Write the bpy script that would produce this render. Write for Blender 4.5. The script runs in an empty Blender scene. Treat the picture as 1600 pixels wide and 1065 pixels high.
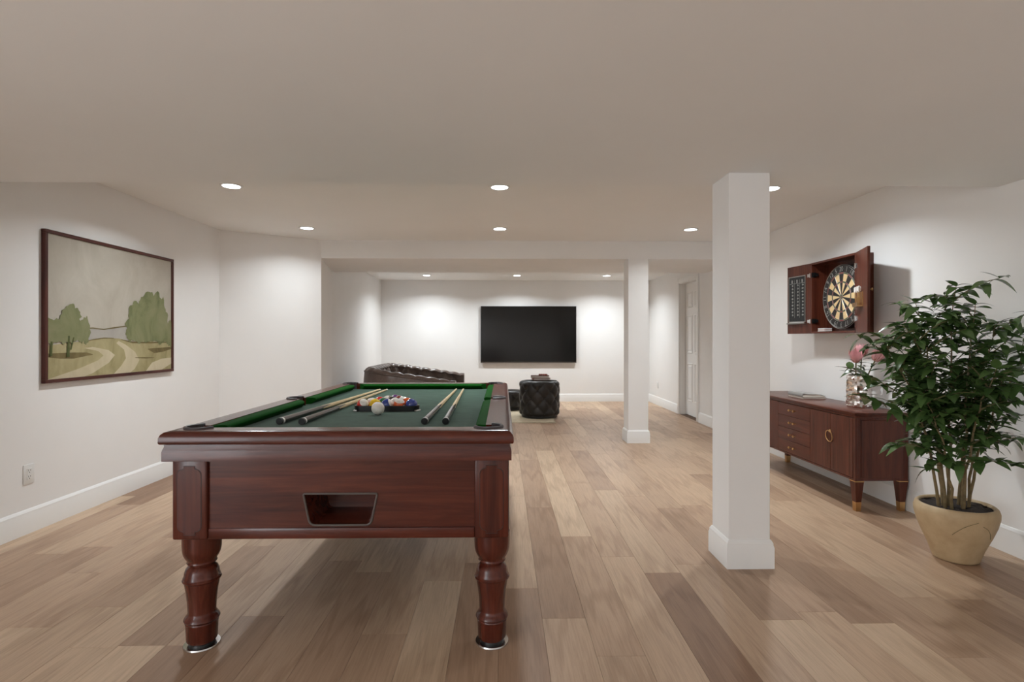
import bpy, bmesh, math, random
from mathutils import Vector, Matrix
PI = math.pi
scene = bpy.context.scene
C = scene.collection
random.seed(7)

# ------------------------------------------------------------------ camera, world, lights, exposure
H = 1.16; F = 857.0
cam_d = bpy.data.cameras.new('camera'); cam = bpy.data.objects.new('camera', cam_d); C.objects.link(cam)
cam_d.sensor_width = 36; cam_d.lens = F/1600*36; cam_d.shift_y = -2.5/1600
cam.location = (0, 0, H); cam.rotation_euler = (PI/2, 0, -math.atan(15/F)); cam_d.clip_start = .02
scene.camera = cam
w = bpy.data.worlds.new('world'); scene.world = w; w.use_nodes = True
w.node_tree.nodes['Background'].inputs[0].default_value = (.90, .96, 1, 1)
w.node_tree.nodes['Background'].inputs[1].default_value = 7.2      # an even overcast sky, giving fill light through the added window
vs = scene.view_settings
vs.view_transform = 'Standard'; vs.look = 'None'; vs.gamma = 1; vs.use_curve_mapping = False
vs.exposure = 0.29
LAMP_W = {'front': 13.0, 'mid': 6.2, 'far': 15.5, 'rear_fill': 7.0}
LAMP_COL = (.89, .96, 1.0)
CEIL = 2.26; SOFF = 2.007; BEAM = 2.06
XL, XR, YB, YREAR = -2.845, 2.755, 10.24, -2.6
lamps = []
for row, Y, Z, xs in (('front', 3.96, CEIL, (-1.94, -.02, 1.95)), ('mid', 5.45, CEIL, (-1.93, -.025, 1.88)),
                      ('far', 9.43, CEIL, (-1.3, .25, 1.8)), ('rear_fill', -1.7, SOFF, (-1.7, 0, 1.7))):  # last row: unseen lamps added behind the viewer for fill light
    for x in xs:
        lamps.append((row, x, Y, Z))

# ------------------------------------------------------------------ materials
def nodes(name):
    m = bpy.data.materials.new(name); m.use_nodes = True
    nt = m.node_tree; b = nt.nodes['Principled BSDF']
    return m, nt, b
def srgb(r, g, b):
    f = lambda c: (c/255/12.92) if c/255 <= .04045 else ((c/255+.055)/1.055)**2.4
    return (f(r), f(g), f(b), 1)
def setin(b, **k):
    for n, v in k.items():
        b.inputs[{'rough': 'Roughness', 'metal': 'Metallic', 'spec': 'Specular IOR Level', 'coat': 'Coat Weight', 'coatr': 'Coat Roughness',
                  'sheen': 'Sheen Weight', 'trans': 'Transmission Weight', 'emit': 'Emission Strength'}[n]].default_value = v
def ramp(nt, stops):
    r = nt.nodes.new('ShaderNodeValToRGB'); e = r.color_ramp.elements
    while len(e) < len(stops): e.new(.5)
    for i, (p, c) in enumerate(stops): e[i].position = p; e[i].color = c
    return r
def coords(nt, scale, rand=False, kind='Object'):
    tc = nt.nodes.new('ShaderNodeTexCoord'); mp = nt.nodes.new('ShaderNodeMapping'); mp.inputs['Scale'].default_value = scale
    src = tc.outputs[kind]
    if rand:
        oi = nt.nodes.new('ShaderNodeObjectInfo'); mu = nt.nodes.new('ShaderNodeVectorMath'); mu.operation = 'MULTIPLY'
        cx = nt.nodes.new('ShaderNodeCombineXYZ')
        for i in range(3): nt.links.new(oi.outputs['Random'], cx.inputs[i])
        mu.inputs[1].default_value = (13.7, 47.3, 91.1); nt.links.new(cx.outputs[0], mu.inputs[0])
        ad = nt.nodes.new('ShaderNodeVectorMath'); nt.links.new(src, ad.inputs[0]); nt.links.new(mu.outputs[0], ad.inputs[1]); src = ad.outputs[0]
    nt.links.new(src, mp.inputs[0])
    return mp.outputs[0]
def noise(nt, vec, scale, detail=4, rough=.55, dist=0):
    n = nt.nodes.new('ShaderNodeTexNoise'); n.inputs['Scale'].default_value = scale; n.inputs['Detail'].default_value = detail
    n.inputs['Roughness'].default_value = rough; n.inputs['Distortion'].default_value = dist
    nt.links.new(vec, n.inputs['Vector']); return n.outputs['Fac']
def bump(nt, b, h, strength, dist=.002):
    bp = nt.nodes.new('ShaderNodeBump'); bp.inputs['Strength'].default_value = strength; bp.inputs['Distance'].default_value = dist
    nt.links.new(h, bp.inputs['Height']); nt.links.new(bp.outputs[0], b.inputs['Normal'])
def plain(name, col, var=.0, nscale=20, bstr=0, bdist=.002, **k):
    m, nt, b = nodes(name); b.inputs['Base Color'].default_value = col; setin(b, **k)
    if var or bstr:
        v = coords(nt, (1, 1, 1)); f = noise(nt, v, nscale)
        if var:
            d = tuple(c*(1-var) for c in col[:3])+(1,); l = tuple(min(1, c*(1+var)) for c in col[:3])+(1,)
            r = ramp(nt, [(.3, d), (.7, l)]); nt.links.new(f, r.inputs[0]); nt.links.new(r.outputs[0], b.inputs['Base Color'])
        if bstr: bump(nt, b, f, bstr, bdist)
    return m
def wood(name, dark, mid, light, axis=1, scale=1.0, rough=.3, coat=0.0, bstr=.05, rand=False):
    m, nt, b = nodes(name); setin(b, rough=rough, coat=coat, coatr=.12, spec=.3)
    s = [14*scale]*3; s[axis] = 1.0*scale
    v = coords(nt, s, rand)
    f = noise(nt, v, 1.6, 6, .6, .8)
    r = ramp(nt, [(.28, dark), (.5, mid), (.72, light)]); nt.links.new(f, r.inputs[0])
    s2 = [90*scale]*3; s2[axis] = 3*scale
    v2 = coords(nt, s2, rand); f2 = noise(nt, v2, 1.5, 3)
    mx = nt.nodes.new('ShaderNodeMix'); mx.data_type = 'RGBA'; mx.blend_type = 'MULTIPLY'; mx.inputs[0].default_value = .45
    r2 = ramp(nt, [(.3, (.6, .55, .55, 1)), (.6, (1, 1, 1, 1))]); nt.links.new(f2, r2.inputs[0])
    nt.links.new(r.outputs[0], mx.inputs[6]); nt.links.new(r2.outputs[0], mx.inputs[7]); nt.links.new(mx.outputs[2], b.inputs['Base Color'])
    if bstr: bump(nt, b, f2, bstr, .001)
    return m

M = {}
M['wall'] = plain('wall_paint', srgb(242, 240, 238), .010, 3, .03, .001, rough=.75, spec=.3)
M['ceil'] = plain('ceiling_paint', srgb(244, 243, 241), .01, 2, .03, .001, rough=.85, spec=.2)
M['trim'] = plain('trim_paint', srgb(242, 241, 239), .005, 3, rough=.4)
M['subfloor'] = plain('subfloor', srgb(96, 74, 58), .1, rough=.9)
CH = (srgb(56, 20, 14), srgb(83, 36, 25), srgb(104, 50, 35))
for ax, n in enumerate('xyz'):
    M['cherry_'+n] = wood('cherry_wood_'+n, *CH, axis=ax, rough=.26, coat=.22)
    M['walnut_'+n] = wood('cabinet_wood_'+n, srgb(64, 27, 18), srgb(88, 42, 28), srgb(106, 55, 39), axis=ax, rough=.33, coat=.15)
    M['frame_'+n] = wood('frame_wood_'+n, srgb(58, 28, 24), srgb(80, 42, 36), srgb(94, 52, 44), axis=ax, rough=.4)
M['groove'] = plain('dark_line_wood', srgb(38, 17, 13), .1, rough=.5)  # dark line colour; on the table blocks it paints groove shade
M['felt'] = plain('bed_cloth', srgb(58, 80, 68), .16, 14, .2, .001, rough=.95, spec=.1, sheen=.1)
M['cushion'] = plain('cushion_cloth', srgb(10, 72, 13), .08, 30, .1, .001, rough=.85, spec=.1)
M['pocket'] = plain('pocket_rubber', srgb(64, 58, 60), .08, rough=.45)
M['black'] = plain('black_plastic', srgb(22, 22, 23), .05, rough=.35)
M['gasket'] = plain('grey_gasket', srgb(84, 74, 68), .05, rough=.5)
M['chrome'] = plain('chrome', srgb(205, 205, 205), .02, rough=.2, metal=1)
M['steel'] = plain('satin_steel', srgb(160, 158, 154), .04, rough=.4, metal=1)
M['brass'] = plain('brass', srgb(205, 166, 116), .05, rough=.3, metal=1)
M['white'] = plain('white_plastic', srgb(232, 231, 228), .01, rough=.35)
M['dark'] = plain('dark_slot', srgb(30, 28, 27), .02, rough=.7)
M['ball_white'] = plain('ball_white', srgb(236, 232, 224), .01, rough=.08, coat=.5)
M['leather_black'] = plain('black_leather', srgb(34, 30, 28), .25, 60, .25, .002, rough=.42)
M['leather_brown'] = plain('brown_leather', srgb(96, 80, 72), .15, 40, .2, .002, rough=.30)
M['rug'] = plain('rug_pile', srgb(196, 182, 158), .14, 26, .6, .004, rough=.95, spec=.1)
M['screen'] = plain('tv_screen', srgb(9, 9, 9), .0, rough=.16)
M['soil'] = plain('potting_soil', srgb(48, 38, 32), .5, 60, .8, .01, rough=.95)
M['bark'] = plain('plant_bark', srgb(122, 104, 72), .25, 40, .3, .002, rough=.8)
M['twig'] = plain('plant_twig', srgb(104, 98, 62), .2, 40, rough=.7)
M['petal'] = plain('pink_petal', srgb(247, 186, 192), .10, 30, rough=.6)
M['petal_dark'] = plain('bract', srgb(206, 142, 124), .2, 30, rough=.6)
M['lid'] = plain('lens', (1, 1, 1, 1), rough=.5)
m, nt, b = nodes('lamp_lens'); b.inputs['Emission Color'].default_value = LAMP_COL+(1,); setin(b, emit=14); M['lens'] = m

m, nt, b = nodes('fill_window_glass'); tr = nt.nodes.new('ShaderNodeBsdfTransparent'); gl = nt.nodes.new('ShaderNodeBsdfGlossy'); gl.inputs['Roughness'].default_value = .02
mxs = nt.nodes.new('ShaderNodeMixShader'); mxs.inputs[0].default_value = .06; nt.links.new(tr.outputs[0], mxs.inputs[1]); nt.links.new(gl.outputs[0], mxs.inputs[2]); nt.links.new(mxs.outputs[0], nt.nodes['Material Output'].inputs[0]); M['pane'] = m

def leaf_mat(name, c0, c1):
    m, nt, b = nodes(name); setin(b, rough=.24, spec=.5)
    oi = nt.nodes.new('ShaderNodeObjectInfo'); r = ramp(nt, [(0, c0), (1, c1)])
    v = coords(nt, (1, 1, 1)); f = noise(nt, v, 18, 2)
    a = nt.nodes.new('ShaderNodeMath'); a.operation = 'MULTIPLY_ADD'; a.inputs[1].default_value = .6
    nt.links.new(f, a.inputs[0]); mm = nt.nodes.new('ShaderNodeMath'); mm.operation = 'MULTIPLY'; mm.inputs[1].default_value = .5
    nt.links.new(oi.outputs['Random'], mm.inputs[0]); nt.links.new(mm.outputs[0], a.inputs[2])
    nt.links.new(a.outputs[0], r.inputs[0]); nt.links.new(r.outputs[0], b.inputs['Base Color'])
    return m
M['leaf'] = leaf_mat('camellia_leaf', srgb(40, 68, 32), srgb(104, 134, 76))
M['leaf2'] = leaf_mat('protea_leaf', srgb(34, 58, 34), srgb(70, 98, 62))

# clay pot, with wavy tooling marks as bump
m, nt, b = nodes('clay_pot'); setin(b, rough=.6)
v = coords(nt, (1, 1, 1)); f = noise(nt, v, 9, 5, .6); r = ramp(nt, [(.3, srgb(176, 150, 114)), (.7, srgb(202, 177, 140))])
nt.links.new(f, r.inputs[0]); nt.links.new(r.outputs[0], b.inputs['Base Color']); bump(nt, b, noise(nt, v, 40, 4), .25, .003); M['pot'] = m

# silver hammered vase
M['silver'] = plain('hammered_silver', srgb(240, 234, 230), .03, 60, .15, .002, rough=.16, metal=1)

# oak floor plank
m, nt, b = nodes('oak_plank'); setin(b, rough=.42, spec=.35)
oi = nt.nodes.new('ShaderNodeObjectInfo')
tint = ramp(nt, [(0, srgb(152, 120, 96)), (.2, srgb(181, 151, 126)), (.42, srgb(196, 167, 140)), (.62, srgb(169, 139, 115)), (.8, srgb(208, 181, 153)), (1, srgb(187, 158, 132))])
nt.links.new(oi.outputs['Random'], tint.inputs[0])
v = coords(nt, (20, 1.5, 1), True); f = noise(nt, v, 1.3, 6, .62, 1.6)
g = ramp(nt, [(.3, (.74, .70, .68, 1)), (.5, (.97, .96, .95, 1)), (.72, (1.1, 1.1, 1.1, 1))]); nt.links.new(f, g.inputs[0])
v2 = coords(nt, (150, 5, 1), True); f2 = noise(nt, v2, 1.2, 3, .6)
g2 = ramp(nt, [(.3, (.80, .78, .76, 1)), (.55, (1, 1, 1, 1))]); nt.links.new(f2, g2.inputs[0])
# cathedral arches
v3 = coords(nt, (11, .7, 1), True); wv = nt.nodes.new('ShaderNodeTexWave'); wv.wave_type = 'RINGS'; wv.inputs['Scale'].default_value = 1.6
wv.inputs['Distortion'].default_value = 5; wv.inputs['Detail'].default_value = 2; nt.links.new(v3, wv.inputs['Vector'])
g3 = ramp(nt, [(.0, (.72, .67, .63, 1)), (.28, (1, 1, 1, 1))]); nt.links.new(wv.outputs['Fac'], g3.inputs[0])
src = tint.outputs[0]
for gg, fac in ((g, .55), (g2, .7), (g3, .5)):
    mx = nt.nodes.new('ShaderNodeMix'); mx.data_type = 'RGBA'; mx.blend_type = 'MULTIPLY'; mx.inputs[0].default_value = fac
    nt.links.new(src, mx.inputs[6]); nt.links.new(gg.outputs[0], mx.inputs[7]); src = mx.outputs[2]
nt.links.new(src, b.inputs['Base Color']); bump(nt, b, f2, .08, .0006); M['oak'] = m

# ------------------------------------------------------------------ mesh helpers
def NB(): return bmesh.new()
def bx(bm, x0, x1, y0, y1, z0, z1):
    x0, x1 = min(x0, x1), max(x0, x1); y0, y1 = min(y0, y1), max(y0, y1); z0, z1 = min(z0, z1), max(z0, z1)
    v = [bm.verts.new((x, y, z)) for z in (z0, z1) for y in (y0, y1) for x in (x0, x1)]
    for q in ((0, 2, 3, 1), (4, 5, 7, 6), (0, 1, 5, 4), (1, 3, 7, 5), (3, 2, 6, 7), (2, 0, 4, 6)):
        bm.faces.new([v[i] for i in q])
    return bm
def box(*a, bev=0, seg=2):
    bm = NB(); bx(bm, *a)
    if bev: bmesh.ops.bevel(bm, geom=bm.edges[:], offset=bev, segments=seg, affect='EDGES', profile=.5)
    return bm
def lathe(bm, prof, n=32, c=(0, 0), a0=0.0, a1=2*PI, cap=True):
    full = abs(a1-a0-2*PI) < 1e-6; cnt = n if full else n+1
    rings = []
    for r, z in prof:
        if r < 1e-6: rings.append([bm.verts.new((c[0], c[1], z))]); continue
        rings.append([bm.verts.new((c[0]+r*math.cos(a0+(a1-a0)*i/n), c[1]+r*math.sin(a0+(a1-a0)*i/n), z)) for i in range(cnt)])
    for A, B in zip(rings, rings[1:]):
        for i in range(n):
            j = (i+1) % cnt if full else i+1
            if len(A) == 1 and len(B) == 1: continue
            if len(A) == 1: bm.faces.new((A[0], B[j], B[i]))
            elif len(B) == 1: bm.faces.new((A[i], A[j], B[0]))
            else: bm.faces.new((A[i], A[j], B[j], B[i]))
    if cap and full:
        if len(rings[0]) > 1: bm.faces.new(rings[0][::-1])
        if len(rings[-1]) > 1: bm.faces.new(rings[-1])
    return bm
def tube(bm, pts, r, n=8, closed=False):
    pts = [Vector(p) for p in pts]; N = len(pts)
    rs = r if isinstance(r, (list, tuple)) else [r]*N
    rings = []; up = None
    for i, p in enumerate(pts):
        if closed: t = pts[(i+1) % N]-pts[i-1]
        else: t = pts[min(i+1, N-1)]-pts[max(i-1, 0)]
        t.normalize()
        if up is None: up = Vector((0, 0, 1)) if abs(t.z) < .9 else Vector((1, 0, 0))
        s = t.cross(up).normalized(); up = s.cross(t).normalized()
        rings.append([bm.verts.new(p+(s*math.cos(2*PI*k/n)+up*math.sin(2*PI*k/n))*rs[i]) for k in range(n)])
    for i in range(N if closed else N-1):
        A, B = rings[i], rings[(i+1) % N]
        for k in range(n): bm.faces.new((A[k], A[(k+1) % n], B[(k+1) % n], B[k]))
    if not closed: bm.faces.new(rings[0][::-1]); bm.faces.new(rings[-1])
    return bm
def prism(bm, poly, P, w0, w1):
    """extrude a 2-D outline; P(u, v, w) -> point"""
    A = [bm.verts.new(P(u, v, w0)) for u, v in poly]; B = [bm.verts.new(P(u, v, w1)) for u, v in poly]
    n = len(poly); bm.faces.new(A[::-1]); bm.faces.new(B)
    for i in range(n): bm.faces.new((A[i], A[(i+1) % n], B[(i+1) % n], B[i]))
    return bm
def loft(bm, A, B):
    a = [bm.verts.new(p) for p in A]; b_ = [bm.verts.new(p) for p in B]; n = len(a)
    bm.faces.new(a[::-1]); bm.faces.new(b_)
    for i in range(n): bm.faces.new((a[i], a[(i+1) % n], b_[(i+1) % n], b_[i]))
    return bm
BASE = {}
def base_of(o):
    return BASE.get(o.name, Vector((0, 0, 0)))
def obj(name, bm, mat, parent=None, smooth=True, ang=35, world=True, recalc=True):
    """link a bmesh as ONE object; with a parent, world coordinates become the parent's own"""
    if recalc: bmesh.ops.recalc_face_normals(bm, faces=bm.faces[:])
    off = base_of(parent) if (parent is not None and world) else Vector((0, 0, 0))
    if off.length: bmesh.ops.translate(bm, verts=bm.verts[:], vec=-off)
    me = bpy.data.meshes.new(name); bm.to_mesh(me); bm.free()
    for mm in (mat if isinstance(mat, list) else [mat]): me.materials.append(M[mm])
    if smooth:
        me.polygons.foreach_set('use_smooth', [True]*len(me.polygons)); me.set_sharp_from_angle(angle=math.radians(ang))
    o = bpy.data.objects.new(name, me); C.objects.link(o)
    if parent is not None: o.parent = parent; BASE[o.name] = off.copy()
    return o
def tag(o, label, cat, group=None):
    o['label'] = label; o['category'] = cat
    if group: o['group'] = group
    return o
def thing(name, label, cat, loc=(0, 0, 0), group=None, rotz=0):
    o = bpy.data.objects.new(name, None); C.objects.link(o); o.location = loc; o.rotation_euler = (0, 0, rotz); o.empty_display_size = .1
    BASE[o.name] = Vector(loc); return tag(o, label, cat, group)
def struct(name, bm, mat, parent=None, label=None, **k):
    o = obj(name, bm, mat, parent, **k)
    if parent is None: o['kind'] = 'structure'
    if label: o['label'] = label
    return o
def copy_tree(o, parent=None):
    c = o.copy(); C.objects.link(c); c.parent = parent
    for ch in o.children: copy_tree(ch, c)
    return c
def boolcut(o, bms):
    cut = NB()
    tmp = []
    for bm in bms:
        bmesh.ops.recalc_face_normals(bm, faces=bm.faces[:])
        me = bpy.data.meshes.new('cut'); bm.to_mesh(me); bm.free(); cut.from_mesh(me); bpy.data.meshes.remove(me)
    me = bpy.data.meshes.new('cut'); cut.to_mesh(me); cut.free()
    co = bpy.data.objects.new('cut', me); C.objects.link(co)
    md = o.modifiers.new('cut', 'BOOLEAN'); md.object = co; md.operation = 'DIFFERENCE'; md.solver = 'EXACT'
    dg = bpy.context.evaluated_depsgraph_get(); dg.update()
    nm = bpy.data.meshes.new_from_object(o.evaluated_get(dg)); old = o.data
    o.modifiers.clear(); nm.name = old.name; o.data = nm
    nm.polygons.foreach_set('use_smooth', [True]*len(nm.polygons)); nm.set_sharp_from_angle(angle=math.radians(35))
    bpy.data.objects.remove(co); bpy.data.meshes.remove(me); bpy.data.meshes.remove(old)
def text_bm(s, size, P):
    """flat lettering; P(u, v) -> world point, centred on the text"""
    cu = bpy.data.curves.new('t', 'FONT'); cu.body = s; cu.size = size; cu.align_x = 'CENTER'; cu.align_y = 'CENTER'; cu.resolution_u = 2
    o = bpy.data.objects.new('t', cu); C.objects.link(o)
    dg = bpy.context.evaluated_depsgraph_get(); dg.update()
    me = bpy.data.meshes.new_from_object(o.evaluated_get(dg)); bm = NB(); bm.from_mesh(me)
    for v in bm.verts: v.co = P(v.co.x, v.co.y)
    bpy.data.objects.remove(o); bpy.data.curves.remove(cu); bpy.data.meshes.remove(me)
    return bm
def join(bms):
    out = NB()
    for bm in bms:
        me = bpy.data.meshes.new('j'); bm.to_mesh(me); bm.free(); out.from_mesh(me); bpy.data.meshes.remove(me)
    return out

# ------------------------------------------------------------------ room shell
T = .12
floor = struct('floor', box(XL-T, XR+T, YREAR-T, YB+T, -.06, -.012), 'subfloor', label='oak plank floor running away from the viewer')
PW = .18
ext = NB(); bx(ext, XL, XR, YREAR, -.02, -.012, -.0005)
o = obj('rear_planks', ext, 'oak', floor); o['kind'] = 'stuff'
rng = random.Random(31)
x = XL-.05
while x < XR-.001:
    a, b_ = max(x, XL), min(x+PW, XR); y = -.02
    L = rng.uniform(.4, 1.5)
    while y < YB-.01:
        y2 = min(y+L, YB)
        if YB-y2 < .25: y2 = YB
        bm = NB(); g = .0004
        w_, l_ = (b_-a)/2-g, (y2-y)/2-g
        bx(bm, -w_, w_, -l_, l_, -.012, 0)
        top = [e for e in bm.edges if all(v.co.z > -.001 for v in e.verts)]
        bmesh.ops.bevel(bm, geom=top, offset=.0005, segments=1, affect='EDGES')
        p = obj('plank', bm, 'oak', floor, smooth=False); p.location = ((a+b_)/2, (y+y2)/2, 0)
        y = y2; L = rng.choice((1.22, 1.5, 1.5, 1.0))
    x += PW

def poly_wall(name, pts, z0, z1, thick_dir):
    """a straight wall slab from pts[0] to pts[1]; thick_dir is the outward normal"""
    bm = NB(); (xa, ya), (xb, yb) = pts; n = Vector(thick_dir).normalized()*T
    A = [(xa, ya, z0), (xb, yb, z0), (xb, yb, z1), (xa, ya, z1)]
    loft(bm, A, [(p[0]+n.x, p[1]+n.y, p[2]) for p in A])
    return struct(name, bm, 'wall', smooth=False)
P1, P2, P3 = (XL, 5.56), (-2.01, 6.12), (-2.25, 7.28)
WY0, WY1, WZ0, WZ1 = -2.45, -.25, .10, 1.92                             # unseen window added in the left wall for fill light
bm = NB(); bx(bm, XL-T, XL, YREAR, WY0, 0, CEIL); bx(bm, XL-T, XL, WY1, P1[1], 0, CEIL); bx(bm, XL-T, XL, WY0, WY1, 0, WZ0); bx(bm, XL-T, XL, WY0, WY1, WZ1, CEIL)
struct('wall_left', bm, 'wall', smooth=False)
win = bpy.data.objects.new('fill_window_1', None); C.objects.link(win); win.location = (XL, (WY0+WY1)/2, WZ0); BASE[win.name] = Vector(win.location); win['kind'] = 'structure'; win['label'] = 'added fill-light window in the left wall behind the viewer'
for a in ((WY0, WY1, WZ0, WZ0+.06), (WY0, WY1, WZ1-.06, WZ1), (WY0, WY0+.06, WZ0+.06, WZ1-.06), (WY1-.06, WY1, WZ0+.06, WZ1-.06), (-1.39, -1.31, WZ0+.06, WZ1-.06)):
    obj('fill_window_frame', box(XL-.09, XL-.03, a[0], a[1], a[2], a[3]), 'trim', win, smooth=False)
for a, b_ in ((WY0+.06, -1.39), (-1.31, WY1-.06)): obj('pane', box(XL-.062, XL-.058, a, b_, WZ0+.06, WZ1-.06), 'pane', win, smooth=False)
pl_ = bpy.data.lights.new('fill_window_portal', 'AREA'); pl_.shape = 'RECTANGLE'; pl_.size = WZ1-WZ0; pl_.size_y = WY1-WY0; pl_.cycles.is_portal = True
po_ = bpy.data.objects.new('fill_window_portal', pl_); C.objects.link(po_); po_.parent = win; po_.location = (-.1, 0, (WZ1-WZ0)/2); po_.rotation_euler = (0, -PI/2, 0)
poly_wall('wall_left_angled', (P1, P2), 0, CEIL, (-.556, .83, 0))
poly_wall('wall_left_return', (P2, P3), 0, CEIL, (-1, -.2, 0))
poly_wall('wall_left_far', (P3, (-2.25, YB)), 0, CEIL, (-1, 0, 0))
poly_wall('wall_back', ((-2.25-T, YB), (XR+T, YB)), 0, CEIL, (0, 1, 0))
poly_wall('wall_rear', ((XL-T, YREAR), (XR+T, YREAR)), 0, CEIL, (0, -1, 0))
DY0, DY1, DZ = 7.70, 8.48, 2.035
bm = NB(); bx(bm, XR, XR+T, YREAR, DY0, 0, CEIL); bx(bm, XR, XR+T, DY1, YB, 0, CEIL); bx(bm, XR, XR+T, DY0, DY1, DZ, CEIL)
struct('wall_right', bm, 'wall', smooth=False)
struct('ceiling', box(XL-T, XR+T, 2.9, YB+T, CEIL, CEIL+.1), 'ceil', smooth=False)
struct('ceiling_near', box(XL-T, XR+T, YREAR-T, 3.0, SOFF, CEIL+.1), 'ceil', smooth=False)
struct('ceiling_beam', box(-2.26, XR, 6.12, 7.40, BEAM, CEIL), 'wall', smooth=False)

# baseboards: profile (distance off the wall, height)
BBP = [(0, 0), (.016, 0), (.016, .105), (.012, .118), (.012, .128), (.004, .142), (0, .145)]
def baseboard(name, a, b_, nrm, m0=0., m1=0., parent=None):
    """m0/m1: extra length per unit of projection at each end (mitres)"""
    a, b_, n = Vector((*a, 0)), Vector((*b_, 0)), Vector((*nrm, 0)).normalized(); t = (b_-a).normalized(); bm = NB()
    loft(bm, [a+n*d+Vector((0, 0, z))-t*(d*m0) for d, z in BBP], [b_+n*d+Vector((0, 0, z))+t*(d*m1) for d, z in BBP])
    return struct(name, bm, 'trim', parent, ang=20)
e = .0005
baseboard('baseboard_left', (XL, WY1), P1, (1, 0), 0, -.3)
baseboard('baseboard_left_angled', P1, P2, (.556, -.83), -.3, .2)
baseboard('baseboard_left_return', P2, P3, (1, .2), .2, 0)
baseboard('baseboard_left_far', P3, (-2.25, YB), (1, 0), 0, -1)
baseboard('baseboard_back', (-2.25, YB), (XR, YB), (0, -1), -1, -1)
CW = .075
baseboard('baseboard_right', (XR, YREAR), (XR, DY0-CW), (-1, 0))
baseboard('baseboard_right_far', (XR, DY1+CW), (XR, YB), (-1, 0), 0, -1)

# columns
def column(x0, x1, y0, y1, z1, label):
    c = thing('column', label, 'column', ((x0+x1)/2, (y0+y1)/2, 0)); c['kind'] = 'structure'; del c['category']
    obj('shaft', box(x0, x1, y0, y1, 0, z1, bev=.002, seg=1), 'wall', c, smooth=False)
    for a, b_, n in (((x0, y0), (x1, y0), (0, -1)), ((x1, y0), (x1, y1), (1, 0)), ((x1, y1), (x0, y1), (0, 1)), ((x0, y1), (x0, y0), (-1, 0))):
        baseboard('baseboard', a, b_, n, 1, 1, c)
column(1.15, 1.36, 2.765, 2.985, SOFF, 'square white column in the foreground beside the sideboard')
column(1.41, 1.635, 6.12, 6.345, BEAM, 'square white column further back beside the open floor')

# door on the right wall
d = bpy.data.objects.new('door_1', None); C.objects.link(d); d.location = (XR, (DY0+DY1)/2, 0); BASE[d.name] = Vector(d.location)
d['kind'] = 'structure'; d['label'] = 'white six panel interior door in the right wall'
RX = XR+.085
bm = NB(); bx(bm, RX, RX+.035, DY0+.022, DY1-.022, .012, DZ-.02); slab = obj('door_slab', bm, 'trim', d, smooth=False)
W_ = DY1-DY0-.044; y0 = DY0+.022
cols = ((y0+.10, y0+W_/2-.045), (y0+W_/2+.045, y0+W_-.10))
for za, zb in ((.22, .80), (.95, 1.53), (1.64, 1.88)):
    for ya, yb in cols:
        # a raised field inside a moulded border
        bm = NB(); rx = RX
        ring = lambda q, dx: [(rx-dx, ya+q, za+q), (rx-dx, yb-q, za+q), (rx-dx, yb-q, zb-q), (rx-dx, ya+q, zb-q)]
        L = [[bm.verts.new(p) for p in ring(q, dx)] for q, dx in ((0, 0), (.004, .009), (.014, .009), (.022, .001), (.034, .001), (.055, .008))]
        for A, B in zip(L, L[1:]):
            for i in range(4): bm.faces.new((A[i], A[(i+1) % 4], B[(i+1) % 4], B[i]))
        bm.faces.new(L[-1]); obj('panel', bm, 'trim', slab, smooth=False, recalc=True)
bm = lathe(NB(), [(.0, 0), (.024, 0), (.024, .006), (.010, .01), (.010, .035), (.026, .045), (.028, .058), (.018, .07), (0, .072)], 20)
bmesh.ops.transform(bm, matrix=Matrix.Translation((RX, DY0+.09, .95)) @ Matrix.Rotation(-PI/2, 4, 'Y'), verts=bm.verts[:])
obj('door_knob', bm, 'steel', slab)
bm = NB(); bx(bm, XR-.001, XR+T, DY0, DY0+.02, 0, DZ); obj('jamb', bm, 'trim', d, smooth=False)
bm = NB(); bx(bm, XR-.001, XR+T, DY1-.02, DY1, 0, DZ); obj('jamb', bm, 'trim', d, smooth=False)
bm = NB(); bx(bm, XR-.001, XR+T, DY0+.02, DY1-.02, DZ-.02, DZ); obj('jamb', bm, 'trim', d, smooth=False)
for ya, yb in ((DY0-CW+.01, DY0+.01), (DY1-.01, DY1+CW-.01)):
    obj('casing', box(XR-.018, XR-.0005, ya, yb, 0, DZ+CW-.01, bev=.005), 'trim', d)
obj('casing', box(XR-.018, XR-.0005, DY0+.0105, DY1-.0105, DZ-.01, DZ+CW-.01, bev=.005), 'trim', d)
obj('backing', box(XR+T+.0005, XR+T+.012, DY0-.05, DY1+.05, -.05, DZ+.05), 'dark', d)  # unseen panel, keeps sky light from leaking in under the door
obj('threshold', box(XR+.0005, XR+T, DY0, DY1, -.0118, -.001), 'subfloor', d, smooth=False)

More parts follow.
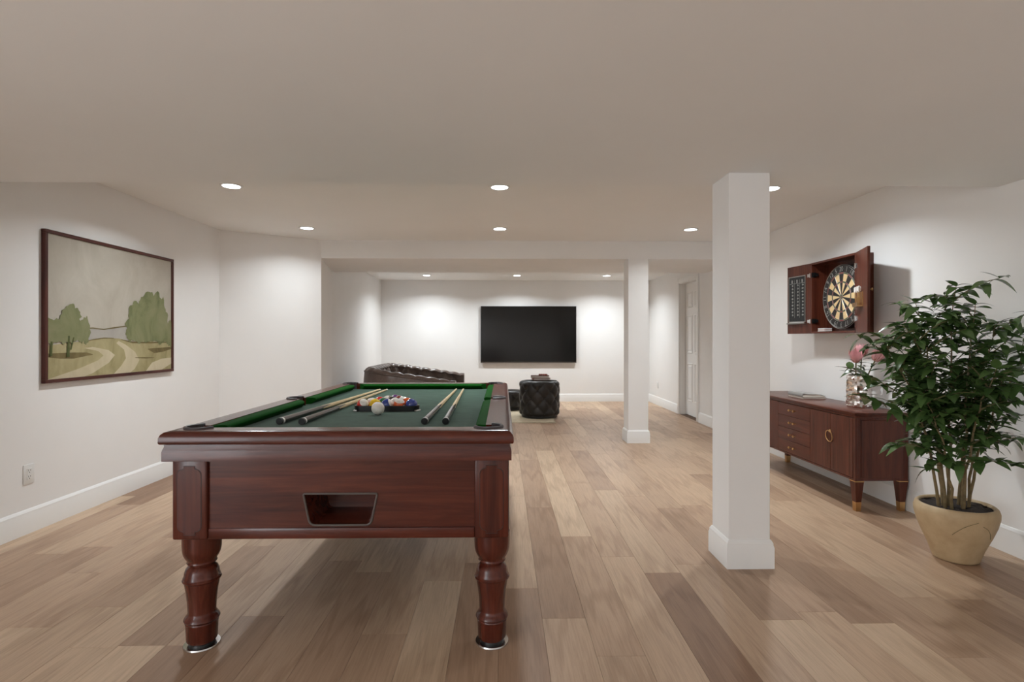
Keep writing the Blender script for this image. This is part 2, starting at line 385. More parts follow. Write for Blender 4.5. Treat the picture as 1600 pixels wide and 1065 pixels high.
# ------------------------------------------------------------------ recessed lamps
names = {('front', 0): 'leftmost', ('front', 1): 'middle', ('front', 2): 'rightmost'}
desc = {'front': 'of the nearest row of ceiling lights', 'mid': 'of the second row of ceiling lights, before the beam', 'far': 'of the furthest row of ceiling lights, near the television wall', 'rear_fill': 'of the added fill lights behind the viewer'}
cnt = {}
for row, x, Y, Z in lamps:
    i = cnt.get(row, 0); cnt[row] = i+1
    t = thing('recessed_light', 'round recessed light, %s %s' % (('leftmost', 'middle', 'rightmost')[i], desc[row]), 'ceiling light', (x, Y, Z), 'recessed ceiling lights')
    bm = lathe(NB(), [(.058, Z-.0005), (.076, Z-.0005), (.078, Z-.003), (.074, Z-.006), (.060, Z-.006), (.058, Z-.0005)], 40, (x, Y), cap=False); obj('trim_ring', bm, 'white', t)
    bm = lathe(NB(), [(.0595, Z-.001), (.0595, Z-.0035), (0, Z-.0035)], 32, (x, Y)); obj('lens', bm, 'lens', t)
    ld = bpy.data.lights.new('recessed_lamp', 'AREA'); ld.shape = 'DISK'; ld.size = .115; ld.energy = LAMP_W[row]; ld.color = LAMP_COL; ld.spread = math.radians(146)
    lo = bpy.data.objects.new('lamp_light', ld); C.objects.link(lo); lo.parent = t; lo.location = (0, 0, -.008)

# ------------------------------------------------------------------ pool table
X0, X1, Y0, Y1 = -1.225, .041, 1.97, 4.22
XC, YC = (X0+X1)/2, (Y0+Y1)/2
TOPZ, BEDZ = .83, .79
tb = thing('pool_table', 'cherry wood pool table with green cloth and turned legs', 'pool table', (XC, YC, 0))
RP = [(.008, .724), (.008, .756), (.0095, .764), (.014, .776), (.014, .7845), (.004, .785), (.001, .788), (0, .793), (.0005, .808), (.005, .819), (.013, .8265), (.024, .8295), (.040, .83), (.105, .83), (.105, .765), (.05, .724)]
inw = .105
cx0, cx1, cy0, cy1 = X0+inw, X1-inw, Y0+inw, Y1-inw          # inner wood edge
PR = .052
pockets = [(cx0-.012, cy0+.004, PI/4), (cx1+.012, cy0+.004, 3*PI/4), (cx0-.012, cy1+.012-.016, -PI/4), (cx1+.012, cy1-.004, -3*PI/4), (cx0-.030, YC, 0), (cx1+.030, YC, PI)]
def pocket_cutters(r=.046):
    return [lathe(NB(), [(r, .60), (r, .95)], 28, (px, py)) for px, py, a in pockets]
sides = [((X0, Y0), (X1, Y0), (0, 1)), ((X1, Y0), (X1, Y1), (-1, 0)), ((X1, Y1), (X0, Y1), (0, -1)), ((X0, Y1), (X0, Y0), (1, 0))]
for k, (a, b_, n) in enumerate(sides):
    a, b_, n = Vector((*a, 0)), Vector((*b_, 0)), Vector((*n, 0)); t = (b_-a).normalized(); bm = NB()
    loft(bm, [a+(n+t)*d_+Vector((0, 0, z)) for d_, z in RP], [b_+(n-t)*d_+Vector((0, 0, z)) for d_, z in RP])
    o = obj('rail', bm, 'cherry_x' if k % 2 == 0 else 'cherry_y', tb, ang=30)
    boolcut(o, pocket_cutters())
bed = obj('playing_surface', box(cx0-.02, cx1+.02, cy0-.02, cy1+.02, .765, BEDZ), 'felt', tb); boolcut(bed, pocket_cutters())
# cushions
CP = [(0, .8275), (.030, .826), (.040, .822), (.043, .815), (.038, .806), (.022, BEDZ+.0005), (0, BEDZ+.0005)]
def cushion(a, b_, n):
    a, b_, n = Vector((*a, 0)), Vector((*b_, 0)), Vector((*n, 0)); t = (b_-a).normalized(); bm = NB()
    loft(bm, [a+n*d_+t*d_*.9+Vector((0, 0, z)) for d_, z in CP], [b_+n*d_-t*d_*.9+Vector((0, 0, z)) for d_, z in CP])
    obj('cushion', bm, 'cushion', tb, ang=50)
gc, gm = .058, .052
e_ = .0006
cushion((cx0+gc, cy0+e_), (cx1-gc, cy0+e_), (0, 1)); cushion((cx1-gc, cy1-e_), (cx0+gc, cy1-e_), (0, -1))
for ya, yb in ((cy0+gc, YC-gm), (YC+gm, cy1-gc)):
    cushion((cx1-e_, ya), (cx1-e_, yb), (-1, 0)); cushion((cx0+e_, yb), (cx0+e_, ya), (1, 0))
for k, (px, py, a) in enumerate(pockets):
    half = math.radians(58 if k < 4 else 70)
    r0, r1 = .0452, PR
    bm = lathe(NB(), [(r0, TOPZ-.002), (r0, TOPZ+.006), (r0+.006, TOPZ+.008), (r1+.004, TOPZ+.006), (r1+.006, TOPZ+.0004), (r0, TOPZ-.002)], 36, (px, py), a+half, a+2*PI-half, cap=False)
    ring = obj('pocket', bm, 'pocket', tb)
    bm = lathe(NB(), [(.0458, TOPZ), (.0458, .70), (.038, .66), (0, .655)], 30, (px, py), a+half, a+2*PI-half); obj('pocket_cup', bm, 'pocket', ring)
    bm = lathe(NB(), [(.0455, BEDZ-.004), (.0455, .70), (.038, .66), (0, .655)], 30, (px, py)); obj('pocket_net', bm, 'black', ring)
# cabinet under the rails: corner blocks, panels
BZ0, BZ1 = .426, .722
bxs, bys = (X0+.018, X1-.018), (Y0+.055, Y1-.055); BW = .126
def notched(u0, u1, v0, v1, s=.030, h=.026, r=.012):
    """outline of the corner-block panel: a tall field with a narrower tab at either end and scooped shoulders"""
    pts = [(u0+s, v0), (u1-s, v0), (u1-s, v0+h*.5)]
    for i in range(5):
        q = PI/2*i/4; pts.append((u1-s+r*.3+(s-r*.3)*math.sin(q), v0+h*.5+h*(1-math.cos(q))+.002))
    up = [(u, v0+v1-v) for u, v in reversed(pts)]
    right = pts[1:]+up[:-1]
    left = [(u0+u1-u, v) for u, v in reversed(right)]
    return right+left
for ix in (0, 1):
    for iy in (0, 1):
        xa = bxs[0] if ix == 0 else bxs[1]-BW; ya = bys[0] if iy == 0 else bys[1]-BW
        blk = obj('corner_block', box(xa, xa+BW, ya, ya+BW, BZ0, BZ1, bev=.007, seg=3), 'cherry_z', tb)
        out = notched(.021, BW-.021, BZ0+.020, BZ1-.026, .022, .020)
        cu = sum(p[0] for p in out)/len(out); cv = sum(p[1] for p in out)/len(out)
        big = [(cu+(u-cu)*1.05, cv+(v-cv)*1.018) for u, v in out]
        yf, s = (ya, -1) if iy == 0 else (ya+BW, 1)
        bm = prism(NB(), big, lambda u, v, w: (xa+u, yf+s*w, v), -.004, .0008); obj('groove', bm, 'groove', blk, smooth=False)  # flat dark strip, painted for the shade of a cut groove
        bm = prism(NB(), out, lambda u, v, w: (xa+u, yf+s*w, v), -.004, .0018)
        obj('raised_panel', bm, 'cherry_z', blk, smooth=False)
        xf, s2 = (xa, -1) if ix == 0 else (xa+BW, 1)
        bm = prism(NB(), big, lambda u, v, w: (xf+s2*w, ya+u, v), -.004, .0008); obj('groove', bm, 'groove', blk, smooth=False)
        bm = prism(NB(), out, lambda u, v, w: (xf+s2*w, ya+u, v), -.004, .0018); obj('raised_panel', bm, 'cherry_z', blk, smooth=False)
ax0, ax1, ay0, ay1 = bxs[0]+BW, bxs[1]-BW, bys[0]+BW, bys[1]-BW
yp = bys[0]+.014
front = obj('apron', box(ax0-.01, ax1+.01, yp, yp+.03, BZ0, BZ1), 'cherry_x', tb)
def rpoly(c, r, n=5):
    pts = []
    for i, p in enumerate(c):
        p = Vector(p); a = (Vector(c[i-1])-p); b_ = (Vector(c[(i+1) % len(c)])-p); rr = r[i]
        A = p+a.normalized()*rr; B = p+b_.normalized()*rr
        for k in range(n+1):
            s = k/n; pts.append(tuple(A*(1-s)**2+p*2*s*(1-s)+B*s*s))
    return pts
hole = rpoly([(-.735, .590), (-.711, .474), (-.486, .474), (-.463, .590)], (.008, .022, .022, .008))
bm = prism(NB(), hole, lambda u, v, w: (u, w, v), yp-.05, yp+.08); boolcut(front, [bm])
bm = NB(); ys = (yp+.002, yp+.17)
A = [bm.verts.new((u, ys[0], v)) for u, v in hole]
B = [bm.verts.new((-.599+(u+.599)*.82, ys[1], .49+(v-.474)*.8)) for u, v in hole]
for i in range(len(hole)): bm.faces.new((A[i], A[(i+1) % len(hole)], B[(i+1) % len(hole)], B[i]))
bm.faces.new(B); obj('ball_return_tray', bm, 'cherry_x', front, recalc=False)
bm = tube(NB(), [(u, yp-.001, v) for u, v in hole], .0042, 8, True); obj('ball_return_trim', bm, 'gasket', front)
def lower_band(x0, x1, y0, y1): return box(x0, x1, y0, y1, BZ0+.0005, BZ0+.04, bev=.003)
obj('lower_moulding', lower_band(ax0+.001, ax1-.001, yp-.008, yp+.004), 'cherry_x', tb)
yq = bys[1]-.014
obj('apron', box(ax0-.01, ax1+.01, yq-.03, yq, BZ0, BZ1), 'cherry_x', tb); obj('lower_moulding', lower_band(ax0+.001, ax1-.001, yq-.004, yq+.008), 'cherry_x', tb)
for xs, s in ((bxs[0]+.014, 1), (bxs[1]-.014, -1)):
    obj('apron', box(xs, xs+s*.03, ay0-.01, ay1+.01, BZ0, BZ1), 'cherry_y', tb)
    obj('lower_moulding', lower_band(xs-s*.008, xs+s*.004, ay0+.001, ay1-.001), 'cherry_y', tb)
obj('underside', box(ax0-.05, ax1+.05, ay0-.05, ay1+.05, BZ0+.02, BZ0+.03), 'groove', tb)
LP = [(.050, .020), (.0535, .026), (.056, .085), (.058, .092), (.056, .096), (.060, .099), (.0625, .104), (.0605, .109), (.056, .116), (.050, .124), (.0485, .132), (.0505, .17), (.055, .21), (.060, .240),
      (.0600, .246), (.066, .250), (.0672, .254), (.064, .258), (.0645, .262), (.0625, .266), (.0605, .272), (.0595, .282), (.055, .295), (.047, .304), (.0425, .308), (.0425, .311), (.049, .313), (.0525, .318), (.050, .323), (.0505, .327), (.058, .338), (.064, .352), (.067, .368), (.068, .39), (.068, .4265)]
first = None
for xx in (bxs[0]+BW/2, bxs[1]-BW/2):
    for yy in (bys[0]+BW/2+.022, bys[1]-BW/2-.022):
        if first is None:
            leg = obj('leg', lathe(NB(), LP, 40), 'cherry_z', tb, world=False)
            obj('rubber_pad', lathe(NB(), [(.046, .008), (.046, .0205)], 28), 'black', leg, world=False)
            obj('foot_plate', lathe(NB(), [(.062, 0), (.0645, .003), (.063, .008), (.05, .0095), (0, .0095)], 36), 'chrome', leg, world=False)
            first = leg
        else: leg = copy_tree(first, tb)
        leg.location = (xx-XC, yy-YC, 0)

# ------------------------------------------------------------------ balls, rack, cue sticks
BR = .031
COL = {1: (232, 190, 40), 2: (38, 62, 140), 3: (206, 48, 40), 4: (86, 44, 110), 5: (228, 104, 50), 6: (28, 104, 66), 7: (122, 36, 34), 8: (24, 24, 26)}
for k, c in COL.items(): M['ball_%d' % k] = plain('ball_colour_%d' % k, srgb(*c), .01, rough=.08, coat=.5)
CNAME = {1: 'yellow', 2: 'blue', 3: 'red', 4: 'purple', 5: 'orange', 6: 'green', 7: 'maroon', 8: 'black'}
def ball(num, loc, rot, label):
    c = num if num <= 8 else num-8
    bm = NB(); bmesh.ops.create_uvsphere(bm, u_segments=32, v_segments=24, radius=BR)
    if num > 8:
        for f_ in bm.faces:
            if abs(f_.calc_center_median().z) > BR*.56: f_.material_index = 1
    t = obj('pool_ball', bm, ['ball_%d' % c, 'ball_white'], ang=180); t.location = loc; t.rotation_euler = rot
    tag(t, label, 'pool ball', 'object balls in the triangle')
    BASE[t.name] = Vector((0, 0, 0))
    for s in (1, -1):
        P = lambda u, v, k: Vector((s*BR, s*u*1.0, v)).normalized()*(BR*k)
        bm = NB(); c0 = bm.verts.new(P(0, 0, 1.003)); rings = [[bm.verts.new(P(r*math.cos(q*PI/9), r*math.sin(q*PI/9), 1.003)) for q in range(18)] for r in (.006, .0115)]
        for q in range(18):
            bm.faces.new((c0, rings[0][q], rings[0][(q+1) % 18])); bm.faces.new((rings[0][q], rings[1][q], rings[1][(q+1) % 18], rings[0][(q+1) % 18]))
        dsc = obj('number_spot', bm, 'ball_white', t, world=False)
        obj('number', text_bm(str(num), .013, lambda u, v: P(u, v, 1.009)), 'black', dsc, world=False, smooth=False)
RY0 = 2.86                                                           # centre line of the row nearest the viewer
RXC = -.598; dx, dy = BR*2+.0006, (BR*2+.0006)*math.sqrt(3)/2
rows = [[11, 1, 10, 13, 2], [9, 6, 14, 5], [3, 8, 12], [15, 7], [4]]
place = ['front row of the triangle', 'second row of the triangle', 'third row of the triangle', 'fourth row of the triangle', 'far tip of the triangle']
rb = random.Random(5)
for r_, row in enumerate(rows):
    for i, n_ in enumerate(row):
        col = CNAME[n_ if n_ <= 8 else n_-8]
        kind = 'solid '+col if n_ <= 8 else col+' and white striped'
        rot = (rb.uniform(-.6, .6), rb.uniform(-1.2, -.4), rb.uniform(PI*.3, PI*.7)) if r_ else ((.5, -.75, PI*.5), (.2, -.9, 1.3), (1.1, -.5, 1.7), (.2, .3, -PI/2+PI*.35), (.4, -1, 1.9))[i]
        ball(n_, (RXC+(i-(len(row)-1)/2)*dx, RY0+r_*dy, BEDZ+BR), rot, '%s pool ball in the %s' % (kind, place[r_]))
cb = obj('cue_ball', (lambda bm: (bmesh.ops.create_uvsphere(bm, u_segments=36, v_segments=24, radius=BR+.001), bm)[1])(NB()), 'ball_white', ang=180)
cb.location = (-.61, 2.70, BEDZ+BR+.001); tag(cb, 'plain white cue ball lying in front of the triangle', 'cue ball')
# triangle rack
def tri(off):
    """rounded triangle around the balls, off = distance from the outermost ball centres"""
    c = [Vector((RXC-2*dx, RY0)), Vector((RXC+2*dx, RY0)), Vector((RXC, RY0+4*dy))]; pts = []
    for k, a0 in enumerate((PI*7/6, -PI/6, PI/2)):
        for i in range(9):
            q = a0-PI/3+2*PI/3*i/8; pts.append((c[k].x+off*math.cos(q), c[k].y+off*math.sin(q)))
    return pts
rack = thing('ball_rack', 'black plastic triangle rack around the pool balls', 'ball rack', (RXC, RY0, BEDZ))
inn, out = tri(BR+.0015), tri(BR+.011); n = len(inn); bm = NB()
L = [[bm.verts.new((x, y, z)) for x, y in p] for p, z in ((inn, BEDZ+.001), (out, BEDZ+.001), (out, BEDZ+.029), (inn, BEDZ+.029))]
for a in range(4):
    A, B = L[a], L[(a+1) % 4]
    for i in range(n): bm.faces.new((A[i], A[(i+1) % n], B[(i+1) % n], B[i]))
obj('triangle_frame', bm, 'black', rack)
for cxx, cyy, a in ((RXC-2*dx, RY0, PI*7/6), (RXC+2*dx, RY0, -PI/6), (RXC, RY0+4*dy, PI/2)):
    bm = lathe(NB(), [(BR+.0115, BEDZ+.0005), (BR+.019, BEDZ+.0005), (BR+.019, BEDZ+.003), (BR+.014, BEDZ+.008), (BR+.0115, BEDZ+.008), (BR+.0115, BEDZ+.0005)], 12, (cxx, cyy), a-.55, a+.55, cap=False)
    obj('corner_guard', bm, 'steel', rack)
# cue sticks
M['maple'] = wood('cue_maple', srgb(188, 160, 116), srgb(212, 188, 146), srgb(224, 204, 166), axis=1, rough=.3, scale=2, bstr=0)
M['cue_butt'] = plain('cue_butt', srgb(58, 52, 50), .1, 40, rough=.25, coat=.4)
def cue(butt, tip, label, first=None):
    a = Vector((*butt, BEDZ+.0150)); b_ = Vector((*tip, BEDZ+.0065)); L = (b_-a).length
    q = (b_-a).to_track_quat('Y', 'Z')
    if first is None:
        t = thing('cue_stick', label, 'cue stick', a, 'cue sticks on the cloth')
        def seg(name, s0, s1, mat, n=14):
            r = lambda s: .0145-(.0145-.006)*s
            bm = tube(NB(), [(0, L*(s0+(s1-s0)*i/4), 0) for i in range(5)], [r(s0+(s1-s0)*i/4) for i in range(5)], n); return obj(name, bm, mat, t, world=False)
        seg('bumper', 0, .010, 'black'); seg('butt_ring', .010, .019, 'white'); seg('butt', .019, .30, 'cue_butt')
        bm = NB(); rr = lambda s: .0145-(.0145-.006)*s
        for k in range(4):                                       # pointed splices running up the shaft
            a0 = k*PI/2+PI/4
            vs_ = []
            for i in range(6):
                s = .298+.085*i/5; wd = .62*(1-i/5)
                vs_.append([bm.verts.new((rr(s)*1.012*math.cos(a0+wd*j), L*s, rr(s)*1.012*math.sin(a0+wd*j))) for j in (-1, -.5, 0, .5, 1)])
            for A, B in zip(vs_, vs_[1:]):
                for j in range(4): bm.faces.new((A[j], A[j+1], B[j+1], B[j]))
        obj('splice', bm, 'cue_butt', t, world=False)
        seg('shaft', .30, .985, 'maple'); seg('ferrule', .985, .995, 'white'); seg('tip', .995, 1.0, 'cue_butt')
    else: t = copy_tree(first); t['label'] = label
    t.location = a; t.rotation_mode = 'QUATERNION'; t.rotation_quaternion = q
    t.scale = (1, L/cue.L if first else 1, 1)
    if first is None: cue.L = L
    return t
def bedpt(px, py, z=BEDZ+.012):
    th = math.atan(15/F); a = (px-800)/F; D = (a*math.cos(th)+math.sin(th), -a*math.sin(th)+math.cos(th)); k = (H-z)/((py-530)/F); return (D[0]*k, D[1]*k)
c1 = cue(bedpt(436, 659), bedpt(594, 607), 'cue stick closest to the left cushion, lying diagonally')
cue(bedpt(471, 659.5), bedpt(605, 607), 'diagonal cue stick running between the left cue and the ball triangle', c1)
cue(bedpt(663, 659), bedpt(713, 606.5), 'cue stick just right of the ball triangle', c1)
cue(bedpt(696, 659), bedpt(724, 606.5), 'cue stick closest to the right cushion', c1)

# ------------------------------------------------------------------ framed painting on the left wall
def wpt(px, py, X):
    th = math.atan(15/F); a = (px-800)/F; D = (a*math.cos(th)+math.sin(th), -a*math.sin(th)+math.cos(th), (530-py)/F); k = X/D[0]; return (D[1]*k, H+D[2]*k)
PX = XL+.028
fy0, fy1 = wpt(71, 480, PX)[0], wpt(272, 480, PX)[0]; fz0, fz1 = .918, 1.848
fz0 = (wpt(71, 600, PX)[1]+wpt(272, 579, PX)[1])/2; fz1 = (wpt(71, 357, PX)[1]+wpt(272, 405, PX)[1])/2
pic = thing('framed_painting', 'landscape watercolour of green trees in a thin dark wood frame', 'painting', (XL, (fy0+fy1)/2, fz0))
FW = .022
for ya, yb, za, zb, mt in ((fy0, fy1, fz0, fz0+FW, 'frame_y'), (fy0, fy1, fz1-FW, fz1, 'frame_y'), (fy0, fy0+FW, fz0+FW, fz1-FW, 'frame_z'), (fy1-FW, fy1, fz0+FW, fz1-FW, 'frame_z')):
    obj('frame_bar', box(XL+.0005, PX, ya, yb, za, zb, bev=.002, seg=1), mt, pic)
def wash(name, c0, c1, sc=3, c2=None):
    m, nt, b = nodes(name); setin(b, rough=.8, spec=.15)
    v = coords(nt, (1, 1, .6)); f = noise(nt, v, sc, 8, .62, .6); r = ramp(nt, [(.32, c0), (.68, c1)] if c2 is None else [(.25, c0), (.5, c1), (.75, c2)])
    nt.links.new(f, r.inputs[0]); nt.links.new(r.outputs[0], b.inputs['Base Color']); M[name] = m
wash('paint_sky', srgb(172, 163, 149), srgb(188, 181, 168), 4)
wash('paint_field', srgb(132, 124, 86), srgb(164, 153, 114), 7, srgb(182, 170, 132))
wash('paint_path', srgb(206, 194, 166), srgb(190, 177, 146), 6)
wash('paint_tree', srgb(74, 82, 52), srgb(126, 128, 92), 6, srgb(142, 140, 108))
wash('paint_tree_dark', srgb(70, 78, 46), srgb(110, 112, 72), 12)
wash('paint_mist', srgb(160, 154, 146), srgb(176, 170, 160), 6)
wash('paint_line', srgb(104, 92, 62), srgb(128, 114, 78), 12)
CXP = PX-.012
obj('canvas', box(CXP-.006, CXP, fy0+FW-.002, fy1-FW+.002, fz0+FW-.002, fz1-FW+.002), 'paint_sky', pic)
canvas = pic.children[-1]
cy_a, cy_b, cz_a, cz_b = fy0+FW, fy1-FW, fz0+FW, fz1-FW
def cpx(p):                                                          # picture (0..1, 0..1) -> wall plane
    return (cy_a+(cy_b-cy_a)*p[0], cz_a+(cz_b-cz_a)*p[1])
def paint(name, polys, mat, layer):
    for poly in polys:
        bm = NB(); paint.k += 1
        pts = [cpx((min(1, max(0, u)), min(1, max(0, v)))) for u, v in poly]
        f_ = bm.faces.new([bm.verts.new((CXP+.00016*paint.k, y, z)) for y, z in pts]); f_.normal_update()
        if f_.normal.x < 0: f_.normal_flip()
        bmesh.ops.triangulate(bm, faces=bm.faces[:])
        obj(name, bm, mat, canvas, smooth=False, recalc=False)
paint.k = 0
def crown(u, v, ru, rv, seed, n=48, amp=.17):
    rr = random.Random(seed); ph = [rr.uniform(0, 6.28) for _ in range(5)]
    return [(u+ru*math.cos(a)*(1+amp*k), v+rv*math.sin(a)*(1+amp*k)) for a, k in ((2*PI*i/n, .45*math.sin(5*2*PI*i/n+ph[0])+.4*math.sin(9*2*PI*i/n+ph[1])+.35*math.sin(14*2*PI*i/n+ph[2])+rr.uniform(-.25, .25)) for i in range(n))]
def strip(pts, ws):
    a = [(u, v+w_) for (u, v), w_ in zip(pts, ws)]; b_ = [(u, v-w_) for (u, v), w_ in zip(pts, ws)]; return a+b_[::-1]
hz = .275
paint('painted_mist', [[(.2, hz-.02), (.2, .345), (.26, .352), (.30, .36), (.38, .35), (.46, .365), (.54, .38), (.60, .39), (.60, hz-.02)]], 'paint_mist', 1)
paint('painted_field', [[(0, 0), (0, .23), (.12, .25), (.26, .262), (.36, .285), (.5, .282), (.62, .255), (.8, .255), (1, .25), (1, 0)]], 'paint_field', 2)
paint('painted_path', [[(0, .0), (.20, .06), (.34, .115), (.38, .15), (.34, .185), (.24, .21), (.30, .218), (.42, .19), (.47, .15), (.42, .09), (.30, .02), (.24, 0)],
                       [(.46, 0), (.52, .06), (.56, .12), (.545, .19), (.48, .245), (.50, .262), (.56, .23), (.64, .17), (.68, .10), (.64, .03), (.60, 0)],
                       [(.74, 0), (.80, .07), (.9, .10), (1, .105), (1, .05), (.9, 0)]], 'paint_path', 3)
paint('painted_shade', [strip([(0, .165), (.08, .16), (.17, .158), (.26, .165), (.30, .16)], [.012, .02, .022, .012, .002]), strip([(.52, .272), (.62, .25), (.78, .245), (1, .25)], [.002, .007, .006, .004]),
                        strip([(.76, .19), (.82, .175), (.9, .18), (1, .195)], [.003, .022, .02, .01]), strip([(.24, .258), (.30, .272), (.38, .285), (.46, .284)], [.002, .004, .004, .002]),
                        strip([(.64, .12), (.74, .115), (.82, .112)], [.002, .006, .002]), strip([(.2, .352), (.3, .361), (.38, .352), (.46, .367), (.6, .39)], [.002, .004, .003, .005, .003])], 'paint_line', 4)
paint('painted_far_tree', [crown(.245, .34, .035, .10, 3), crown(.215, .33, .03, .08, 4), crown(.60, .33, .04, .07, 5), crown(.90, .36, .05, .12, 6), crown(.98, .33, .05, .12, 8)], 'paint_tree', 5)
paint('painted_wood', [crown(.68, .43, .115, .17, 11), crown(.80, .50, .125, .20, 12), crown(.87, .44, .09, .20, 13), crown(.655, .34, .09, .085, 14), crown(.80, .34, .16, .09, 15), crown(.70, .565, .03, .055, 16), crown(.635, .58, .016, .016, 17)], 'paint_tree', 6)
paint('painted_tree', [crown(.135, .36, .085, .11, 31), crown(.15, .44, .06, .085, 32), crown(.03, .33, .06, .09, 33), crown(.10, .30, .06, .05, 34)], 'paint_tree', 8)
paint('painted_trunk', [[(.118, .15), (.128, .30), (.14, .30), (.138, .15)], [(.015, .16), (.02, .26), (.032, .26), (.03, .16)], [(.14, .2), (.16, .29), (.17, .29), (.15, .2)]], 'paint_tree_dark', 9)

# ------------------------------------------------------------------ wall outlets
def outlet(Y, Z, X, s, label):
    t = thing('wall_outlet', label, 'outlet', (X, Y, Z-.058))
    obj('cover_plate', box(X+s*.0003, X+s*.006, Y-.037, Y+.037, Z-.058, Z+.058, bev=.002), 'white', t)
    ins = obj('socket_insert', box(X+s*.004, X+s*.0085, Y-.0165, Y+.0165, Z-.034, Z+.034, bev=.001, seg=1), 'white', t)
    for dz in (-.018, .018):
        for dy_, h in ((-.0065, .005), (.0065, .004)): obj('slot', box(X+s*.008, X+s*.0088, Y+dy_-.0012, Y+dy_+.0012, Z+dz+.001-h+.003, Z+dz+.001+h+.003), 'dark', ins)
        obj('slot', box(X+s*.008, X+s*.0088, Y-.0025, Y+.0025, Z+dz-.011, Z+dz-.006), 'dark', ins)
oy, oz = wpt(44, 740, XL); outlet(oy, oz, XL, 1, 'white electrical outlet low on the left wall below the painting')
oy, oz = wpt(1028, 601, XR); outlet(oy, oz, XR, -1, 'small white outlet on the far right wall beside the door')

# ------------------------------------------------------------------ sideboard
SX0, SX1, SY0, SY1, SZ0, SZ1 = 2.37, 2.735, 3.645, 5.21, .207, .666
sb = thing('sideboard', 'long reddish wood sideboard with drawers and brass feet against the right wall', 'sideboard', ((SX0+SX1)/2, (SY0+SY1)/2, 0))
obj('body', box(SX0+.012, SX1, SY0+.006, SY1-.006, SZ0, SZ1-.035, bev=.001, seg=1), 'walnut_z', sb)
obj('top', box(SX0-.008, SX1+.003, SY0-.008, SY1+.008, SZ1-.016, SZ1, bev=.003), 'walnut_y', sb)
obj('top_moulding', box(SX0, SX1, SY0, SY1, SZ1-.036, SZ1-.0155, bev=.005, seg=3), 'walnut_y', sb)
for ya, yb in ((SY0, SY0+.022), (SY1-.022, SY1)): obj('stile', box(SX0, SX0+.02, ya, yb, SZ0, SZ1-.036, bev=.002, seg=1), 'walnut_z', sb)
obj('bottom_rail', box(SX0, SX0+.02, SY0+.022, SY1-.022, SZ0, SZ0+.014, bev=.0015, seg=1), 'walnut_y', sb)
obj('side_panel', box(SX0+.045, SX1-.03, SY0+.001, SY0+.008, SZ0+.02, SZ1-.05, bev=.002, seg=1), 'walnut_z', sb)
DZ0, DZ1 = SZ0+.016, SZ1-.038
ya_, yb_ = SY0+.023, SY1-.023; wd = (yb_-ya_)
cuts = [ya_, ya_+.255, ya_+.515, yb_-.515, yb_-.255, yb_]
def ringpull(y, z, par):
    obj('escutcheon', (lambda bm: (bmesh.ops.transform(bm, matrix=Matrix.Translation((SX0-.001, y, z+.036)) @ Matrix.Rotation(-PI/2, 4, 'Y'), verts=bm.verts[:]), bm)[1])(lathe(NB(), [(.011, -.003), (.011, .003), (.006, .010), (0, .012)], 18)), 'brass', par)
    obj('ring_pull', tube(NB(), [(SX0-.010-.004*math.cos(q), y+.040*math.sin(q), z+.040*math.cos(q)) for q in (2*PI*i/32 for i in range(32))], .0034, 8, True), 'brass', par)
for k, (a, b_) in enumerate(zip(cuts, cuts[1:])):
    if k == 2: continue
    dr = obj('door', box(SX0-.001, SX0+.018, a+.001, b_-.001, DZ0, DZ1, bev=.0015, seg=1), 'walnut_z', sb)
    for q in (.010,):
        obj('inlay_line', box(SX0-.0014, SX0+.001, a+.035, a+.037, DZ0+.012, DZ1-.012), 'groove', dr, smooth=False)
        obj('inlay_line', box(SX0-.0014, SX0+.001, b_-.037, b_-.035, DZ0+.012, DZ1-.012), 'groove', dr, smooth=False)
    if k in (0, 3): ringpull(b_+.002 if k == 0 else b_, .463, dr)
a, b_ = cuts[2], cuts[3]
for k in range(4):
    za = DZ0+(DZ1-DZ0)*k/4; zb = DZ0+(DZ1-DZ0)*(k+1)/4
    dr = obj('drawer', box(SX0-.001, SX0+.018, a+.001, b_-.001, za+.001, zb-.001, bev=.0015, seg=1), 'walnut_y', sb)
    for yk in (-.032, .032):
        bm = lathe(NB(), [(.004, -.002), (.004, .012), (.0085, .016), (.010, .022), (.006, .027), (0, .028)], 14)
        bmesh.ops.transform(bm, matrix=Matrix.Translation((SX0-.001, (a+b_)/2+yk, (za+zb)/2)) @ Matrix.Rotation(-PI/2, 4, 'Y'), verts=bm.verts[:])
        obj('knob', bm, 'brass', dr)
def sq(cx_, cy_, h, z): return [(cx_-h, cy_-h, z), (cx_+h, cy_-h, z), (cx_+h, cy_+h, z), (cx_-h, cy_+h, z)]
for xx in (SX0+.032, SX1-.032):
    for yy in (SY0+.032, SY1-.06):
        lg = obj('leg', loft(NB(), sq(xx, yy, .0185, .06), sq(xx, yy, .030, SZ0-.006)), 'walnut_z', sb, smooth=False)
        obj('brass_collar', box(xx-.0315, xx+.0315, yy-.0315, yy+.0315, SZ0-.007, SZ0-.0005), 'brass', lg, smooth=False)
        obj('brass_foot', loft(NB(), sq(xx, yy, .0165, 0), sq(xx, yy, .0192, .062)), 'brass', lg, smooth=False)

